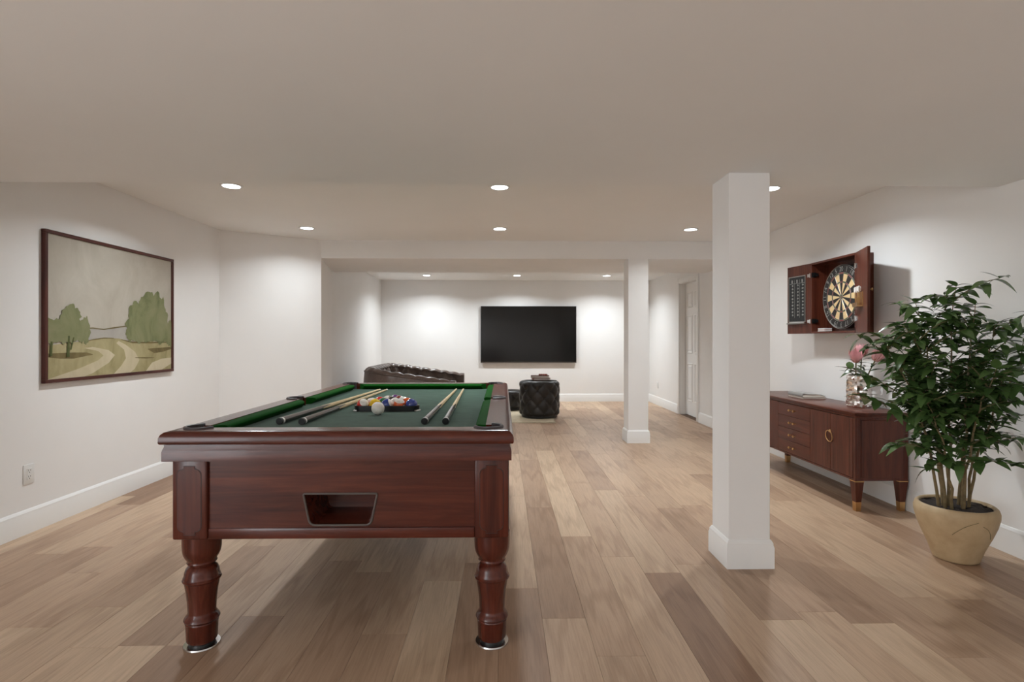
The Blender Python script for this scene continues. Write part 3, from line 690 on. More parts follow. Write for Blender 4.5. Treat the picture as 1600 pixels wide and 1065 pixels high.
# magazines on the sideboard
M['cover_grey'] = plain('magazine_cover', srgb(150, 146, 142), .06, 12, rough=.3)
M['pages'] = plain('paper_edges', srgb(222, 216, 206), .04, 60, rough=.8)
M['cover_pale'] = plain('pale_cover', srgb(176, 160, 150), .05, 12, rough=.35)
bk = thing('book', 'flat pale softcover book lying on the sideboard under a bent magazine', 'book', (2.585, 4.62, SZ1))
mz = SZ1
obj('cover', box(2.49, 2.685, 4.50, 4.74, mz+.0005, mz+.003), 'cover_pale', bk, smooth=False); obj('pages', box(2.493, 2.682, 4.503, 4.737, mz+.003, mz+.0115), 'pages', bk, smooth=False)
obj('cover', box(2.49, 2.685, 4.50, 4.74, mz+.0115, mz+.014), 'cover_pale', bk, smooth=False)
mg = thing('magazine', 'grey magazine with a curled open spine lying on the pale book', 'magazine', (2.585, 4.63, mz+.014))
def curl2(th, z0, y0, y1):
    top = [(2.495, mz+.0185), (2.495, mz+.034), (2.503, mz+.043), (2.516, mz+.044), (2.53, mz+.040), (2.56, mz+.038), (2.61, mz+.038), (2.65, mz+.034), (2.688, mz+.022)]
    low = [(x_+(.003 if i == 0 else .002), max(z_-th, mz+.0145)) for i, (x_, z_) in enumerate(top)]
    return prism(NB(), top+low[::-1], lambda u, v, w_: (u, w_, v), y0, y1)
obj('cover', curl2(.004, 0, 4.52, 4.75), 'cover_grey', mg, ang=60)
obj('pages', prism(NB(), [(2.50, mz+.0145), (2.500, mz+.030), (2.52, mz+.0345), (2.56, mz+.0335), (2.61, mz+.0335), (2.648, mz+.0295), (2.684, mz+.018), (2.684, mz+.0145)], lambda u, v, w_: (u, w_, v), 4.524, 4.746), 'pages', mg, ang=60)

# vase with proteas
VX, VY = 2.60, 3.955
vase = thing('vase', 'hammered silver cylinder vase on the sideboard holding pink flowers', 'vase', (VX, VY, SZ1))
bm = NB(); rv = random.Random(3); n = 30; prof = [(.074, .0), (.080, .01)]+[(.081, .01+.215*i/17) for i in range(1, 18)]+[(.076, .232), (.068, .238), (.066, .234), (.066, .05), (0, .045)]
lathe(bm, [(r, SZ1+z) for r, z in prof], n, (VX, VY))
for v in bm.verts:
    rr = math.hypot(v.co.x-VX, v.co.y-VY)
    if rr > .0775:
        k = 1+rv.uniform(-.10, .04); v.co.x = VX+(v.co.x-VX)*k; v.co.y = VY+(v.co.y-VY)*k; v.co.z += rv.uniform(-.006, .006)
obj('body', bm, 'silver', vase, ang=8)
def leaf_bm(L, Wd, droop=.25, fold=.16, n=6):
    bm = NB(); rows_ = []
    for i in range(n+1):
        s = i/n; wv_ = Wd*(math.sin(PI*s**.82))**.8*(1-.25*s) if 0 < s < 1 else .0006
        z = -droop*L*s*s; y = L*s*(1-.12*droop*s)
        rows_.append([bm.verts.new((-wv_, y, z+fold*wv_)), bm.verts.new((0, y, z)), bm.verts.new((wv_, y, z+fold*wv_))])
    for A, B in zip(rows_, rows_[1:]):
        for j in range(2): bm.faces.new((A[j], A[j+1], B[j+1], B[j]))
    return bm
def leaf_obj(name, L, Wd, mat, droop=.25, n=6):
    o = obj(name, leaf_bm(L, Wd, droop, n=n), mat, ang=80); C.objects.unlink(o); return o
pl_protos = [leaf_obj('leaf', .085, .016, 'leaf2', .3, 5).data, leaf_obj('leaf', .07, .014, 'leaf2', .6, 5).data]
for o_ in [o for o in bpy.data.objects if o.name.startswith('leaf') and not o.users_collection]: bpy.data.objects.remove(o_)
def protea(tip, label, seed):
    r = random.Random(seed); tx, ty, tz = tip; t = thing('protea_flower', label, 'flower', (VX, VY, SZ1+.05), 'proteas in the vase')
    b0 = Vector((VX+r.uniform(-.02, .02), VY+r.uniform(-.02, .02), SZ1+.06)); tp = Vector(tip); mid = Vector(((b0.x*.5+tp.x*.5), (b0.y*.5+tp.y*.5), SZ1+.24))
    pts = [b0*(1-s)**2+mid*2*s*(1-s)+tp*s*s for s in (i/6 for i in range(7))]
    obj('stem', tube(NB(), pts, .0045, 7), 'twig', t)
    ax = (pts[-1]-pts[-2]).normalized(); q = Vector((0, 0, 1)).rotation_difference(ax)
    for part, nn, r0, hh, op, mt in (('bract', 14, .016, .040, .040, 'petal_dark'), ('petal', 40, .014, .084, .056, 'petal'), ('crown', 60, .010, .092, .036, 'petal')):
        bm = NB()
        for i in range(nn):
            a = 2*PI*i/nn+r.uniform(-.1, .1); h_ = hh*r.uniform(.88, 1.08); o2 = op*r.uniform(.8, 1.15); wv_ = .0046 if part != 'crown' else .0024
            d1 = Vector((math.cos(a), math.sin(a), 0)); s1 = Vector((-math.sin(a), math.cos(a), 0)); rows_ = []
            for s, wk, in ((0, .5), (.35, 1.0), (.7, .9), (1, .12)):
                c = d1*(r0+(o2-r0)*math.sin(s*PI/2*.95)*(1-.25*s*s))+Vector((0, 0, h_*s)); rows_.append([bm.verts.new(tp+q@(c+s1*wv_*wk)), bm.verts.new(tp+q@(c-s1*wv_*wk))])
            for A, B in zip(rows_, rows_[1:]): bm.faces.new((A[0], A[1], B[1], B[0]))
        obj(part, bm, mt, t, ang=60)
    for i in range(9):
        s = .55+.45*i/8; k = min(5, int(s*6)); p = pts[k].lerp(pts[k+1], s*6-k); a = i*2.4+seed
        l = bpy.data.objects.new('leaf', pl_protos[i % 2]); C.objects.link(l); l.parent = t; l.location = p-base_of(t)
        l.rotation_euler = (r.uniform(.0, .7), r.uniform(-.3, .3), a); l.scale = [r.uniform(.85, 1.35)]*3
protea((2.555, 3.92, .995), 'pink protea leaning left in the silver vase', 1)
protea((2.635, 3.98, 1.035), 'tallest pink protea in the middle of the silver vase', 2)
protea((2.68, 3.90, 1.005), 'pink protea leaning right towards the potted plant', 6)

# ------------------------------------------------------------------ dart cabinet
DX = 2.62; DYa, DYb, DCa, DCb = 4.02, 4.62, 1.21, 1.805; th = .016
dc = thing('dart_cabinet', 'open reddish wood dartboard cabinet with two doors on the right wall', 'dart cabinet', (XR, (DYa+DYb)/2, DCa))
xb = XR-.0008
obj('back_panel', box(xb-.01, xb, DYa+th, DYb-th, DCa+th, DCb-th), 'walnut_z', dc, smooth=False)
obj('side', box(DX, xb, DYa, DYa+th, DCa, DCb, bev=.0015, seg=1), 'walnut_z', dc); obj('side', box(DX, xb, DYb-th, DYb, DCa, DCb, bev=.0015, seg=1), 'walnut_z', dc)
obj('top', box(DX, xb, DYa+th, DYb-th, DCb-th, DCb), 'walnut_y', dc, smooth=False); obj('bottom', box(DX, xb, DYa+th, DYb-th, DCa, DCa+th), 'walnut_y', dc, smooth=False)
DWd = (DYb-DYa)/2-.002
def dart_door(hinge, dirv, inner):
    bm = box(.002, DWd, -.018 if inner > 0 else 0, 0 if inner > 0 else .018, 0, DCb-DCa, bev=.0015, seg=1)
    dd = obj('cabinet_door', bm, 'walnut_z', dc, world=False)
    dd.location = Vector((*hinge, DCa))-base_of(dc); dd.rotation_euler = (0, 0, math.atan2(dirv[1], dirv[0])); BASE[dd.name] = Vector((0, 0, 0))
    return dd
al = math.radians(8); be = math.radians(20)
d1 = dart_door((DX-.001, DYb), (-math.sin(al), math.cos(al)), 1)     # far door, inner face on local +y
d2 = dart_door((DX-.001, DYa), (-math.sin(be), -math.cos(be)), -1)   # near door, inner face on local -y
hD = DCb-DCa
obj('scoreboard_frame', join([box(.055, .275, 0, .006, .10, .108), box(.055, .275, 0, .006, .497, .505), box(.055, .063, 0, .006, .108, .497), box(.267, .275, 0, .006, .108, .497)]), 'steel', d1, world=False, smooth=False)
M['slate'] = plain('chalk_slate', srgb(38, 38, 38), .2, 30, rough=.8)
obj('scoreboard', box(.063, .267, 0, .003, .108, .497), 'slate', d1, world=False, smooth=False)
M['chalk'] = plain('chalk_mark', srgb(150, 148, 144), .2, 80, rough=.9)
bm = NB(); rc = random.Random(9)
bx(bm, .066, .264, .003, .0034, .440, .443)
for x_ in (.131, .198): bx(bm, x_, x_+.002, .003, .0034, .14, .475)
for i in range(10):
    for x_ in (.092, .155, .225):
        zz = .425-i*.029; bx(bm, x_-.012, x_+.012*rc.uniform(.4, 1.2), .003, .0034, zz-.004, zz+.0035); bx(bm, x_-.003, x_+.004, .003, .0034, zz-.009, zz+.009)
for x_ in (.098, .165, .23): bx(bm, x_-.007, x_+.008, .003, .0034, .447, .474)
obj('chalk_marks', bm, 'chalk', d1, world=False, smooth=False)
obj('chalk_tray', join([box(.05, .28, 0, .022, .084, .088), box(.05, .28, .020, .022, .088, .096)]), 'steel', d1, world=False, smooth=False)
obj('chalk_ledge', box(.075, .255, .001, .012, .0885, .101), 'white', d1, world=False)
for zz in (.09, .48):
    h_ = obj('hinge', join([box(.002, .035, 0, .003, zz, zz+.026), tube(NB(), [(0, .003, zz-.006), (0, .003, zz+.032)], .005, 10)]), 'chrome', d1, world=False)
    obj('hinge', join([box(DX-.001, DX+.04, DYb-th-.004, DYb-th, DCa+zz-.005, DCa+zz+.036), box(DX+.012, DX+.05, DYb-th-.016, DYb-th-.004, DCa+zz+.004, DCa+zz+.028)]), 'black', dc)
    obj('hinge', join([box(.002, .045, -.003, 0, zz, zz+.03), tube(NB(), [(0, -.003, zz-.006), (0, -.003, zz+.036)], .007, 10)]), 'chrome', d2, world=False)
for dd, s in ((d1, -1), (d2, 1)):
    bm = lathe(NB(), [(.004, 0), (.004, .010), (.009, .014), (.009, .020), (0, .023)], 14); bmesh.ops.transform(bm, matrix=Matrix.Translation((DWd-.025, .018*s, hD/2)) @ Matrix.Rotation(-s*PI/2, 4, 'X'), verts=bm.verts[:]); obj('door_knob', bm, 'brass', dd, world=False)
# dart rack on the near door, three darts in it
obj('dart_rack', join([box(.05, .19, -.036, -.0005, .185, .195), box(.05, .19, -.036, -.031, .195, .215), box(.05, .19, -.005, -.0005, .195, .29)]), 'brass', d2, world=False, smooth=False)
M['flight'] = plain('dart_flight', srgb(226, 220, 214), .05, rough=.5)
ca, sa = math.cos(math.atan2(-math.cos(be), -math.sin(be))), math.sin(math.atan2(-math.cos(be), -math.sin(be)))
for i, lx in enumerate((.075, .12, .165)):
    ly = -.019; wx, wy = DX-.001+ca*lx-sa*ly, DYa+sa*lx+ca*ly; z0 = DCa+.16
    t = thing('dart', 'dart with pale flight, %s in the rack on the dart cabinet door' % ('innermost by the hinge', 'middle one', 'outermost')[i], 'dart', (wx, wy, z0), 'darts in the door rack')
    obj('point', lathe(NB(), [(0, z0), (.0012, z0+.012), (.0012, z0+.035)], 8, (wx, wy)), 'steel', t)
    obj('barrel', lathe(NB(), [(.002, z0+.034), (.0042, z0+.045), (.0045, z0+.085), (.003, z0+.092)], 12, (wx, wy)), 'brass', t)
    obj('shaft', lathe(NB(), [(.0028, z0+.091), (.0022, z0+.165)], 10, (wx, wy)), 'brass', t)
    bm = NB()
    for a in (PI/4, 3*PI/4):
        u = Vector((math.cos(a), math.sin(a), 0)); nv = Vector((-u.y, u.x, 0))*.0004
        out = [(-.002, z0+.125), (-.0115, z0+.138), (-.0115, z0+.165), (-.004, z0+.172), (.004, z0+.172), (.0115, z0+.165), (.0115, z0+.138), (.002, z0+.125)]
        prism(bm, out, lambda p, q, w_: Vector((wx, wy, q))+u*p+nv*w_, -1, 1)
    obj('flight', bm, 'flight', t, smooth=False)
ck = thing('chalk_box', 'small white chalk box on the floor of the dart cabinet', 'box', (2.70, 4.54, DCa+th))
obj('tray', box(2.665, 2.73, 4.495, 4.59, DCa+th+.0003, DCa+th+.012, bev=.001, seg=1), 'white', ck); obj('band', box(2.668, 2.727, 4.498, 4.587, DCa+th+.012, DCa+th+.016), 'petal_dark', ck, smooth=False)
obj('lid', box(2.665, 2.73, 4.495, 4.59, DCa+th+.016, DCa+th+.028, bev=.001, seg=1), 'white', ck)

# dartboard
BXF = 2.685; BY, BZc, RB = 4.295, 1.497, .255
M['sisal_dark'] = plain('sisal_black', srgb(44, 40, 38), .15, 90, rough=.8); M['sisal_cream'] = plain('sisal_cream', srgb(226, 196, 146), .08, 90, rough=.8)
M['ring_red'] = plain('ring_red', srgb(136, 70, 66), .1, 60, rough=.8); M['ring_green'] = plain('ring_green', srgb(96, 104, 78), .1, 60, rough=.8)
db = thing('dartboard', 'round cream and black dartboard hanging inside the open cabinet', 'dartboard', (XR-.012, BY, BZc-RB))
def BP(r, a, x_): return (x_, BY-r*math.sin(a), BZc+r*math.cos(a))   # clockwise from the top as seen from the room
bm = NB(); n = 60
L = [[bm.verts.new(BP(r, 2*PI*i/n, x_)) for i in range(n)] for r, x_ in ((RB*.98, XR-.0115), (RB, BXF+.006), (RB*.985, BXF), (RB*.72, BXF))]
for A, B in zip(L, L[1:]):
    for i in range(n): bm.faces.new((A[i], A[(i+1) % n], B[(i+1) % n], B[i]))
bm.faces.new(L[0]); bm.faces.new(L[-1]); obj('backing', bm, 'sisal_dark', db)
rr_ = [.032, .075, .44, .485, .715, .76]
for k in range(20):
    bm = NB(); dark = k % 2 == 0
    for j, (ra, rb2) in enumerate(zip(rr_[1:], rr_[2:])):
        q0, q1 = (k-.5)*PI/10, (k+.5)*PI/10
        A = [bm.verts.new(BP(ra*RB, q0+(q1-q0)*i/3, BXF-.002)) for i in range(4)]; B = [bm.verts.new(BP(rb2*RB, q0+(q1-q0)*i/3, BXF-.002)) for i in range(4)]
        for i in range(3):
            f_ = bm.faces.new((A[i], A[i+1], B[i+1], B[i])); f_.material_index = (0 if j % 2 == 0 else 1)
    obj('segment', bm, ['sisal_dark' if dark else 'sisal_cream', 'ring_red' if dark else 'ring_green'], db, smooth=False)
def ringmesh(r, tr=.0012, x_=BXF-.003): return tube(NB(), [BP(r, 2*PI*i/48, x_) for i in range(48)], tr, 5, True)
wires = [ringmesh(r*RB) for r in rr_]+[tube(NB(), [BP(rr_[1]*RB, (k+.5)*PI/10, BXF-.003), BP(rr_[5]*RB, (k+.5)*PI/10, BXF-.003)], .0009, 4) for k in range(20)]
obj('wire_spider', join(wires), 'steel', db)
for nm_, ra, rb2, mt in (('outer_bull', .032, .075, 'ring_green'), ('bullseye', 0, .032, 'ring_red')):
    bm = NB(); B = [bm.verts.new(BP(rb2*RB, 2*PI*i/20, BXF-.0022)) for i in range(20)]
    if ra:
        A = [bm.verts.new(BP(ra*RB, 2*PI*i/20, BXF-.0022)) for i in range(20)]
        for i in range(20): bm.faces.new((A[i], A[(i+1) % 20], B[(i+1) % 20], B[i]))
    else: bm.faces.new(B)
    obj(nm_, bm, mt, db, smooth=False)
nr = obj('number_ring', join([ringmesh(.955*RB, .0016, BXF-.004), ringmesh(RB*.995, .002, BXF+.001)]), 'steel', db)
for k, s in enumerate((20, 1, 18, 4, 13, 6, 10, 15, 2, 17, 3, 19, 7, 16, 8, 11, 14, 9, 12, 5)):
    q = k*PI/10; fl = 1
    def NP(u, v, q=q):
        cy_, cz_ = -math.sin(q)*.86*RB, math.cos(q)*.86*RB
        uu = (-math.cos(q), -math.sin(q)); vv = (-math.sin(q), math.cos(q))
        return Vector((BXF-.0035, BY+cy_+uu[0]*u+vv[0]*v, BZc+cz_+uu[1]*u+vv[1]*v))
    obj('number', text_bm(str(s), .052, NP), 'chalk', nr, smooth=False, recalc=False)

# ------------------------------------------------------------------ potted plant
QX, QY = 2.405, 2.87
pp = thing('potted_plant', 'leafy green shrub in a round tan clay pot at the right', 'potted plant', (QX, QY, 0))
prof = [(.092, .0), (.100, .004), (.104, .014), (.122, .07), (.152, .14), (.172, .195), (.182, .238), (.183, .262), (.177, .282), (.168, .291), (.160, .290), (.155, .280), (.152, .255), (0, .24)]
obj('pot', lathe(NB(), prof, 56, (QX, QY)), 'pot', pp, ang=60)
for a0, a1, z0_, z1_ in ((-2.35, -1.75, .165, .245), (-1.62, -1.2, .225, .15)):   # curved lines scored in the clay
    pts = []
    for i in range(11):
        k = i/10; z = z0_+(z1_-z0_)*k+.012*math.sin(PI*k); a = a0+(a1-a0)*k
        r = next(ra+(rb_-ra)*(z-za)/(zb-za) for (ra, za), (rb_, zb) in zip(prof, prof[1:]) if za <= z <= zb)
        pts.append((QX+r*math.cos(a), QY+r*math.sin(a), z))
    obj('scored_line', tube(NB(), pts, .0014, 5), 'twig', pp)
bm = NB(); bmesh.ops.create_circle(bm, cap_ends=True, segments=40, radius=.1535)
bmesh.ops.inset_region(bm, faces=bm.faces[:], thickness=.03); bmesh.ops.triangulate(bm, faces=bm.faces[:]); bmesh.ops.subdivide_edges(bm, edges=bm.edges[:], cuts=3)
rs = random.Random(4)
for v in bm.verts: v.co = Vector((QX+v.co.x, QY+v.co.y, .270+rs.uniform(0, .012)))
obj('soil', bm, 'soil', pp, ang=180)
# stems and foliage
pr = random.Random(12)
protos = []
for L_, W_l, dr_ in ((.100, .0265, .34), (.088, .025, .55), (.110, .028, .2), (.094, .025, .8)):
    o_ = obj('leaf', leaf_bm(L_, W_l, dr_), 'leaf', ang=80); me_ = o_.data; bpy.data.objects.remove(o_); protos.append(me_)
leaves = []                                                          # (matrix, proto index)
def bez(p0, p1, p2, n): return [p0*(1-s)**2+p1*2*s*(1-s)+p2*s*s for s in (i/n for i in range(n+1))]
XMAX = XR-.03
def put_leaf(p, heading, pitch, roll, sc):
    if p.x > XMAX-.09: heading = pr.uniform(PI*.55, PI*1.45) if p.x > XMAX-.05 else heading
    d_ = Vector((math.cos(heading), math.sin(heading), 0))
    if p.x+d_.x*.105*sc > XMAX: return
    R = Matrix.Rotation(heading-PI/2, 4, 'Z') @ Matrix.Rotation(pitch, 4, 'X') @ Matrix.Rotation(roll, 4, 'Y')
    leaves.append((Matrix.Translation(p-Vector((QX, QY, 0))) @ R @ Matrix.Scale(sc, 4), pr.randrange(4)))
def clampx(p): p.x = min(p.x, XMAX-.03); return p
def dress(pts, t0, step, r0=None, sc=1.0):
    """leaves in a spiral along a branch"""
    ang = pr.uniform(0, 6.28); acc = 0; total = sum((b_-a).length for a, b_ in zip(pts, pts[1:])); run = 0
    for a, b_ in zip(pts, pts[1:]):
        L_ = (b_-a).length; k = 0
        while acc < L_:
            if (run+acc)/total > t0:
                ang += 2.4+pr.uniform(-.4, .4); put_leaf(a.lerp(b_, acc/L_), ang, pr.uniform(-.25, .55), pr.uniform(-.35, .35), sc*pr.uniform(.8, 1.15))
            acc += step*pr.uniform(.8, 1.2)
        acc -= L_; run += L_
    for i in range(3): put_leaf(pts[-1], ang+i*2.1, pr.uniform(.2, .9), 0, sc*.85)
stems = [((-.03, .01), (2.40, 2.86, 1.44)), ((.02, -.02), (2.45, 2.80, 1.34)), ((-.05, .02), (2.25, 2.95, 1.36)), ((.04, .03), (2.56, 2.78, 1.24)), ((-.07, -.02), (2.14, 2.82, 1.20)),
         ((.06, -.01), (2.60, 2.66, 1.08)), ((-.09, .0), (1.98, 2.84, 1.17)), ((.0, -.05), (2.36, 2.58, 1.02)), ((-.06, -.05), (2.10, 2.70, .88)), ((.09, .02), (2.58, 2.92, 1.02)), ((-.02, .06), (2.32, 3.06, 1.22))]
for i, ((ox, oy_), tip) in enumerate(stems):
    p0 = Vector((QX+ox, QY+oy_, .262)); p2 = Vector(tip); p1 = Vector((p0.x+(p2.x-p0.x)*.18, p0.y+(p2.y-p0.y)*.18, .262+(p2.z-.262)*.62))
    pts = bez(p0, p1, p2, 12)
    for k in range(2, 12): pts[k] = pts[k]+Vector((pr.uniform(-.008, .008), pr.uniform(-.008, .008), 0))
    obj('stem', tube(NB(), pts, [.0080*(1-.82*k/12) for k in range(13)], 8), 'bark', pp)
    dress(pts, .36, .017)
    for b in range(8):                                               # side branches
        k = 4+b+pr.choice((0, 1)); k = min(k, 11); a = pr.uniform(0, 2*PI); ln = pr.uniform(.14, .27)*(1.0-.3*k/12)
        s0 = pts[k]; e_ = clampx(s0+Vector((math.cos(a)*ln, math.sin(a)*ln*.9, pr.uniform(.0, .14)))); m_ = s0.lerp(e_, .5)+Vector((0, 0, .04))
        bp = bez(s0, m_, e_, 5); obj('branch', tube(NB(), bp, [.0042*(1-.6*j/5) for j in range(6)], 5), 'twig', pp); dress(bp, .05, .017, sc=.95)
# long trailing branches on the left, reaching across the sideboard's corner
for s0, e_ in (((2.22, 2.85, .78), (1.86, 2.90, 1.00)), ((2.2, 2.84, .70), (1.90, 2.86, .86)), ((2.22, 2.85, .88), (1.90, 2.88, 1.18)), ((2.24, 2.82, .56), (2.02, 2.78, .62)), ((2.3, 2.8, .5), (2.5, 2.62, .55)), ((2.5, 2.8, .6), (2.66, 2.70, .66)), ((2.3, 2.84, .52), (2.16, 2.74, .50)), ((2.5, 2.8, .9), (2.66, 2.62, .92)), ((2.5, 2.85, 1.0), (2.68, 2.74, 1.22))):
    s0, e_ = Vector(s0), Vector(e_); bp = bez(s0, s0.lerp(e_, .5)+Vector((0, 0, .05)), e_, 6)
    obj('branch', tube(NB(), bp, [.0045*(1-.6*j/6) for j in range(7)], 5), 'twig', pp); dress(bp, .05, .017, sc=.95)
eye = Vector((0, 0, H))-Vector((QX, QY, 0))
leaves.sort(key=lambda m_: (m_[0].translation-eye).length)
near, rest = leaves[:300], leaves[300:]
for mt, k in near:
    l = bpy.data.objects.new('leaf', protos[k]); C.objects.link(l); l.parent = pp; l.matrix_local = mt
bm = NB()
for mt, k in rest:
    b2 = NB(); b2.from_mesh(protos[k]); b2.transform(mt); me_ = bpy.data.meshes.new('x'); b2.to_mesh(me_); b2.free(); bm.from_mesh(me_); bpy.data.meshes.remove(me_)
o = obj('inner_foliage', bm, 'leaf', pp, world=False, ang=80, recalc=False); o['kind'] = 'stuff'
print('leaves', len(leaves))

# ------------------------------------------------------------------ television
tx0, tx1, tz0, tz1 = -.402, 1.376, .722, 1.777; ty = 10.19
tv = thing('television', 'large black flat screen television mounted on the back wall', 'television', ((tx0+tx1)/2, YB, tz0))
obj('housing', box(tx0, tx1, ty, ty+.03, tz0, tz1, bev=.004), 'black', tv)
obj('wall_mount', box(.2, .8, ty+.03, YB-.0005, 1.0, 1.5), 'black', tv, smooth=False)
scr = obj('screen', box(tx0+.012, tx1-.012, ty-.0012, ty+.001, tz0+.02, tz1-.012), 'screen', tv, smooth=False)
fz = .007
for nm_, a in (('bezel', (tx0, tx1, tz0, tz0+.02)), ('bezel', (tx0, tx1, tz1-.011, tz1)), ('bezel', (tx0, tx0+.011, tz0+.02, tz1-.011)), ('bezel', (tx1-.011, tx1, tz0+.02, tz1-.011))):
    obj(nm_, box(a[0], a[1], ty-.003, ty, a[2], a[3]), 'gasket' if a[3]-a[2] < .03 and a[2] < 1 else 'black', tv, smooth=False)

# ------------------------------------------------------------------ rug, ottomans, sofa
rg = thing('area_rug', 'pale beige area rug under the tufted ottomans', 'rug', (.1, 8.55, 0))
bm = box(-.55, .72, 7.62, 9.45, .0004, .012, bev=.004); obj('pile', bm, 'rug', rg)
bm = NB()
for a in ((-.57, .74, 7.60, 7.625), (-.57, .74, 9.445, 9.47), (-.57, -.545, 7.625, 9.445), (.715, .74, 7.625, 9.445)): bx(bm, *a, .0004, .010)
obj('binding', bm, 'rug', rg, smooth=False)
def tuft(u, v):
    """diamond tufting: 1 on the cushions, 0 at the buttons"""
    return (abs(math.sin(PI*(u+v)))*abs(math.sin(PI*(u-v)))+.0)**.4
def ottoman(cx_, cy_, R, Ht, z0, nu, nv, depth, label):
    t = thing('ottoman', label, 'ottoman', (cx_, cy_, z0)); n = nu*14; bm = NB(); rings = []
    prof = []; rc_ = .05
    zb = z0+.03
    for i in range(5): q = PI/2*i/4; prof.append((R-rc_*.8+rc_*.8*math.sin(q)-.0, zb+rc_*(1-math.cos(q))))
    m_ = nv*10
    for i in range(1, m_): prof.append((R, zb+rc_+(Ht-.03-2*rc_)*i/m_))
    for i in range(5): q = PI/2*i/4; prof.append((R-rc_+rc_*math.cos(q), z0+Ht-rc_+rc_*math.sin(q)))
    for i in range(1, 8): prof.append(((R-rc_)*(1-i/8), z0+Ht+.012*math.sin(PI/2*i/8)))
    for r, z in prof:
        row = []
        for k in range(n):
            a = 2*PI*k/n; u = nu*k/n; v = (z-z0-.07)/(Ht-.10)*nv; f_ = 1 if r > R*.8 else max(0, (r/R)/.8)
            d_ = depth*(tuft(u*1.0, v*.5)-1)*f_
            row.append(bm.verts.new((cx_+(r+d_)*math.cos(a), cy_+(r+d_)*math.sin(a), z)))
        rings.append(row)
    for A, B in zip(rings, rings[1:]):
        for k in range(n): bm.faces.new((A[k], A[(k+1) % n], B[(k+1) % n], B[k]))
    bm.faces.new(rings[0][::-1]); bm.faces.new(rings[-1]); obj('upholstery', bm, 'leather_black', t, ang=80)
    # buttons at the zeros of the tufting
    j = 0
    for iv in range(0, 2*nv):
        v = iv*.5*2
        if v > nv+.01: break
        z = z0+.07+v/nv*(Ht-.10)
        if z > z0+Ht-.04 or z < z0+.05: continue
        for iu in range(2*nu):
            u = iu*.5
            if abs(math.sin(PI*(u+v*.5))) < .01 and abs(math.sin(PI*(u-v*.5))) < .01:
                a = 2*PI*u/nu; p = Vector((cx_+(R-depth+.002)*math.cos(a), cy_+(R-depth+.002)*math.sin(a), z))
                b2 = NB(); bmesh.ops.create_uvsphere(b2, u_segments=10, v_segments=6, radius=.011); bmesh.ops.translate(b2, verts=b2.verts[:], vec=p); obj('button', b2, 'black', t, ang=180)
    obj('plinth', lathe(NB(), [(R-.05, z0), (R-.035, z0+.006), (R-.035, z0+.035)], 40, (cx_, cy_)), 'black', t)
    return t
oz_ = .0122
ottoman(.553, 8.18, .305, .535, oz_, 9, 4, .026, 'large black leather tufted round ottoman with books on top')
ottoman(.14, 9.02, .235, .315, oz_, 8, 2, .022, 'low black leather tufted stool half hidden behind the pool table')
# books on the big ottoman
M['book_brown'] = plain('brown_cover', srgb(96, 52, 38), .12, 20, rough=.5); M['book_rust'] = plain('rust_cover', srgb(132, 66, 46), .12, 20, rough=.5)
zt = oz_+.535+.0125
def book(cx_, cy_, w_, d_, h_, z, rot, cov, label, name='book'):
    t = thing(name, label, 'book', (cx_, cy_, z), rotz=rot); BASE[t.name] = Vector((0, 0, 0))
    obj('cover', box(-w_/2, w_/2, -d_/2, d_/2, 0, .004), cov, t, world=False, smooth=False); obj('cover', box(-w_/2, w_/2, -d_/2, d_/2, h_-.004, h_), cov, t, world=False, smooth=False)
    obj('spine', box(-w_/2, -w_/2+.004, -d_/2, d_/2, .004, h_-.004), cov, t, world=False, smooth=False)
    obj('pages', box(-w_/2+.004, w_/2-.006, -d_/2+.006, d_/2-.006, .004, h_-.004), 'pages', t, world=False, smooth=False)
book(.575, 8.17, .25, .20, .030, zt+.0003, .1, 'book_rust', 'rust brown book at the bottom of the stack on the large ottoman')
book(.560, 8.17, .27, .20, .032, zt+.0306, -.04, 'book_brown', 'dark brown book at the top of the stack on the large ottoman')
zk = zt+.063
kt = thing('wood_bead_string', 'string of brown wooden beads on the stacked books', 'beads', (.60, 8.16, zk))
for i in range(13):
    a = 2*PI*i/13; b2 = NB(); bmesh.ops.create_uvsphere(b2, u_segments=10, v_segments=8, radius=.0125); bmesh.ops.translate(b2, verts=b2.verts[:], vec=(.605+.055*math.cos(a), 8.16+.045*math.sin(a), zk+.0125)); obj('bead', b2, 'book_rust', kt, ang=180)

# tufted tub sofa along the left wall, facing right
sf = thing('sofa', 'brown leather tufted sofa with curved back behind the pool table', 'sofa', (-1.3, 8.1, 0))
SA, SB, SF = 7.22, 9.00, -.62; SBK = -1.90                             # near side, far side, open front, back (X)
def upath(s):
    """the U of arm - back - arm as (x, y), outward normal, s in 0..1; starts at the near arm's front"""
    r = .42; L1 = (SF-(SBK+r)); Lc = PI/2*r; L2 = (SB-SA-2*r); tot = 2*L1+2*Lc+L2; d_ = s*tot
    if d_ < L1: return (SF-d_, SA), (0, -1), d_/tot
    d_ -= L1
    if d_ < Lc: a = d_/r; return (SBK+r-r*math.sin(a), SA+r-r*math.cos(a)), (-math.sin(a), -math.cos(a)), 0
    d_ -= Lc
    if d_ < L2: return (SBK, SA+r+d_), (-1, 0), 0
    d_ -= L2
    if d_ < Lc: a = d_/r; return (SBK+r-r*math.cos(a), SB-r+r*math.sin(a)), (-math.cos(a), math.sin(a)), 0
    d_ -= Lc
    return (SBK+r+d_, SB), (0, 1), 0
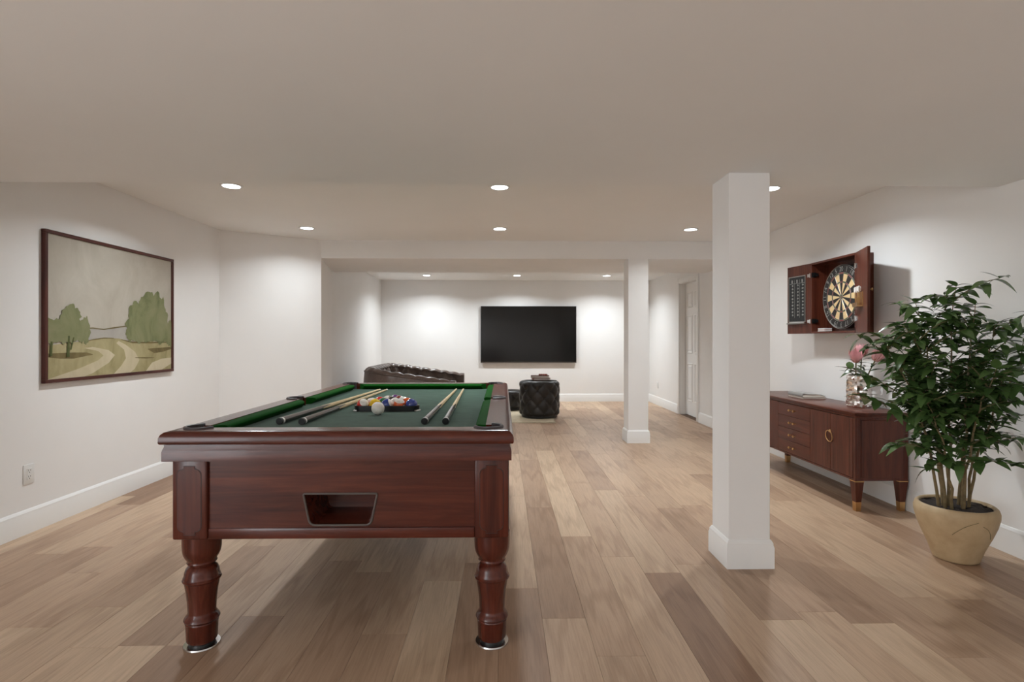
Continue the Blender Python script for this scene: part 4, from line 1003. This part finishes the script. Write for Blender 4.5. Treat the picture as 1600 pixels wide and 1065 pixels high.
def rimz(x_): k = min(1, max(0, (x_-(-1.85))/(SF+1.85))); return .795-.175*k**1.1
NS, TH = 150, .15
cs = []                                                                # cross-section: (inward offset, height fraction kind)
for i in range(7): cs.append((0.0-.02*math.sin(PI*i/6), i/6*.90, 0))
for i in range(1, 8): q = PI*i/8; cs.append((TH/2-TH/2*math.cos(q)-.0, .90+.10*math.sin(q), 1))
NI = 26
for i in range(NI+1): cs.append((TH+.05*(i/NI), .90-.52*i/NI, 2))
bm = NB(); rows_ = []
for k in range(NS+1):
    (px, py), (nx, ny), _ = upath(k/NS); top = rimz(px); row = []
    for j, (o_, hf, kind) in enumerate(cs):
        z = .10+(top-.10)*hf; u = k/NS*13; v = (.90-hf)/.52*2.0
        if kind == 2: o_ = o_-.065*(1-tuft(u, v*.5+.25))
        if kind == 2: o_ -= 0
        if kind == 1: z -= .030*(1-tuft(u, .25))
        row.append(bm.verts.new((px-nx*o_, py-ny*o_, z)))
    rows_.append(row)
for A, B in zip(rows_, rows_[1:]):
    for j in range(len(cs)-1): bm.faces.new((A[j], A[j+1], B[j+1], B[j]))
bm.faces.new(rows_[0]); bm.faces.new(rows_[-1][::-1])
obj('tufted_back', bm, 'leather_brown', sf, ang=80)
obj('piping', tube(NB(), [(lambda p: (p[0][0]+p[1][0]*.004, p[0][1]+p[1][1]*.004, .10+(rimz(p[0][0])-.10)*.905))(upath(k/90)) for k in range(91)], .007, 6), 'leather_brown', sf)
obj('seat_base', box(SBK+.12, SF+.02, SA+.12, SB-.12, .10, .28, bev=.02), 'leather_brown', sf)
for k in range(2):
    ya = SA+.20+k*(SB-SA-.40)/2; obj('seat_cushion', box(SBK+.20, SF+.05, ya+.004, ya+(SB-SA-.40)/2-.004, .281, .43, bev=.04, seg=4), 'leather_brown', sf)
for xx in (SBK+.3, SF-.08):
    for yy in (SA+.16, SB-.16): obj('foot', lathe(NB(), [(.02, 0), (.03, .02), (.034, .06), (.03, .101)], 16, (xx, yy)), 'walnut_z', sf)
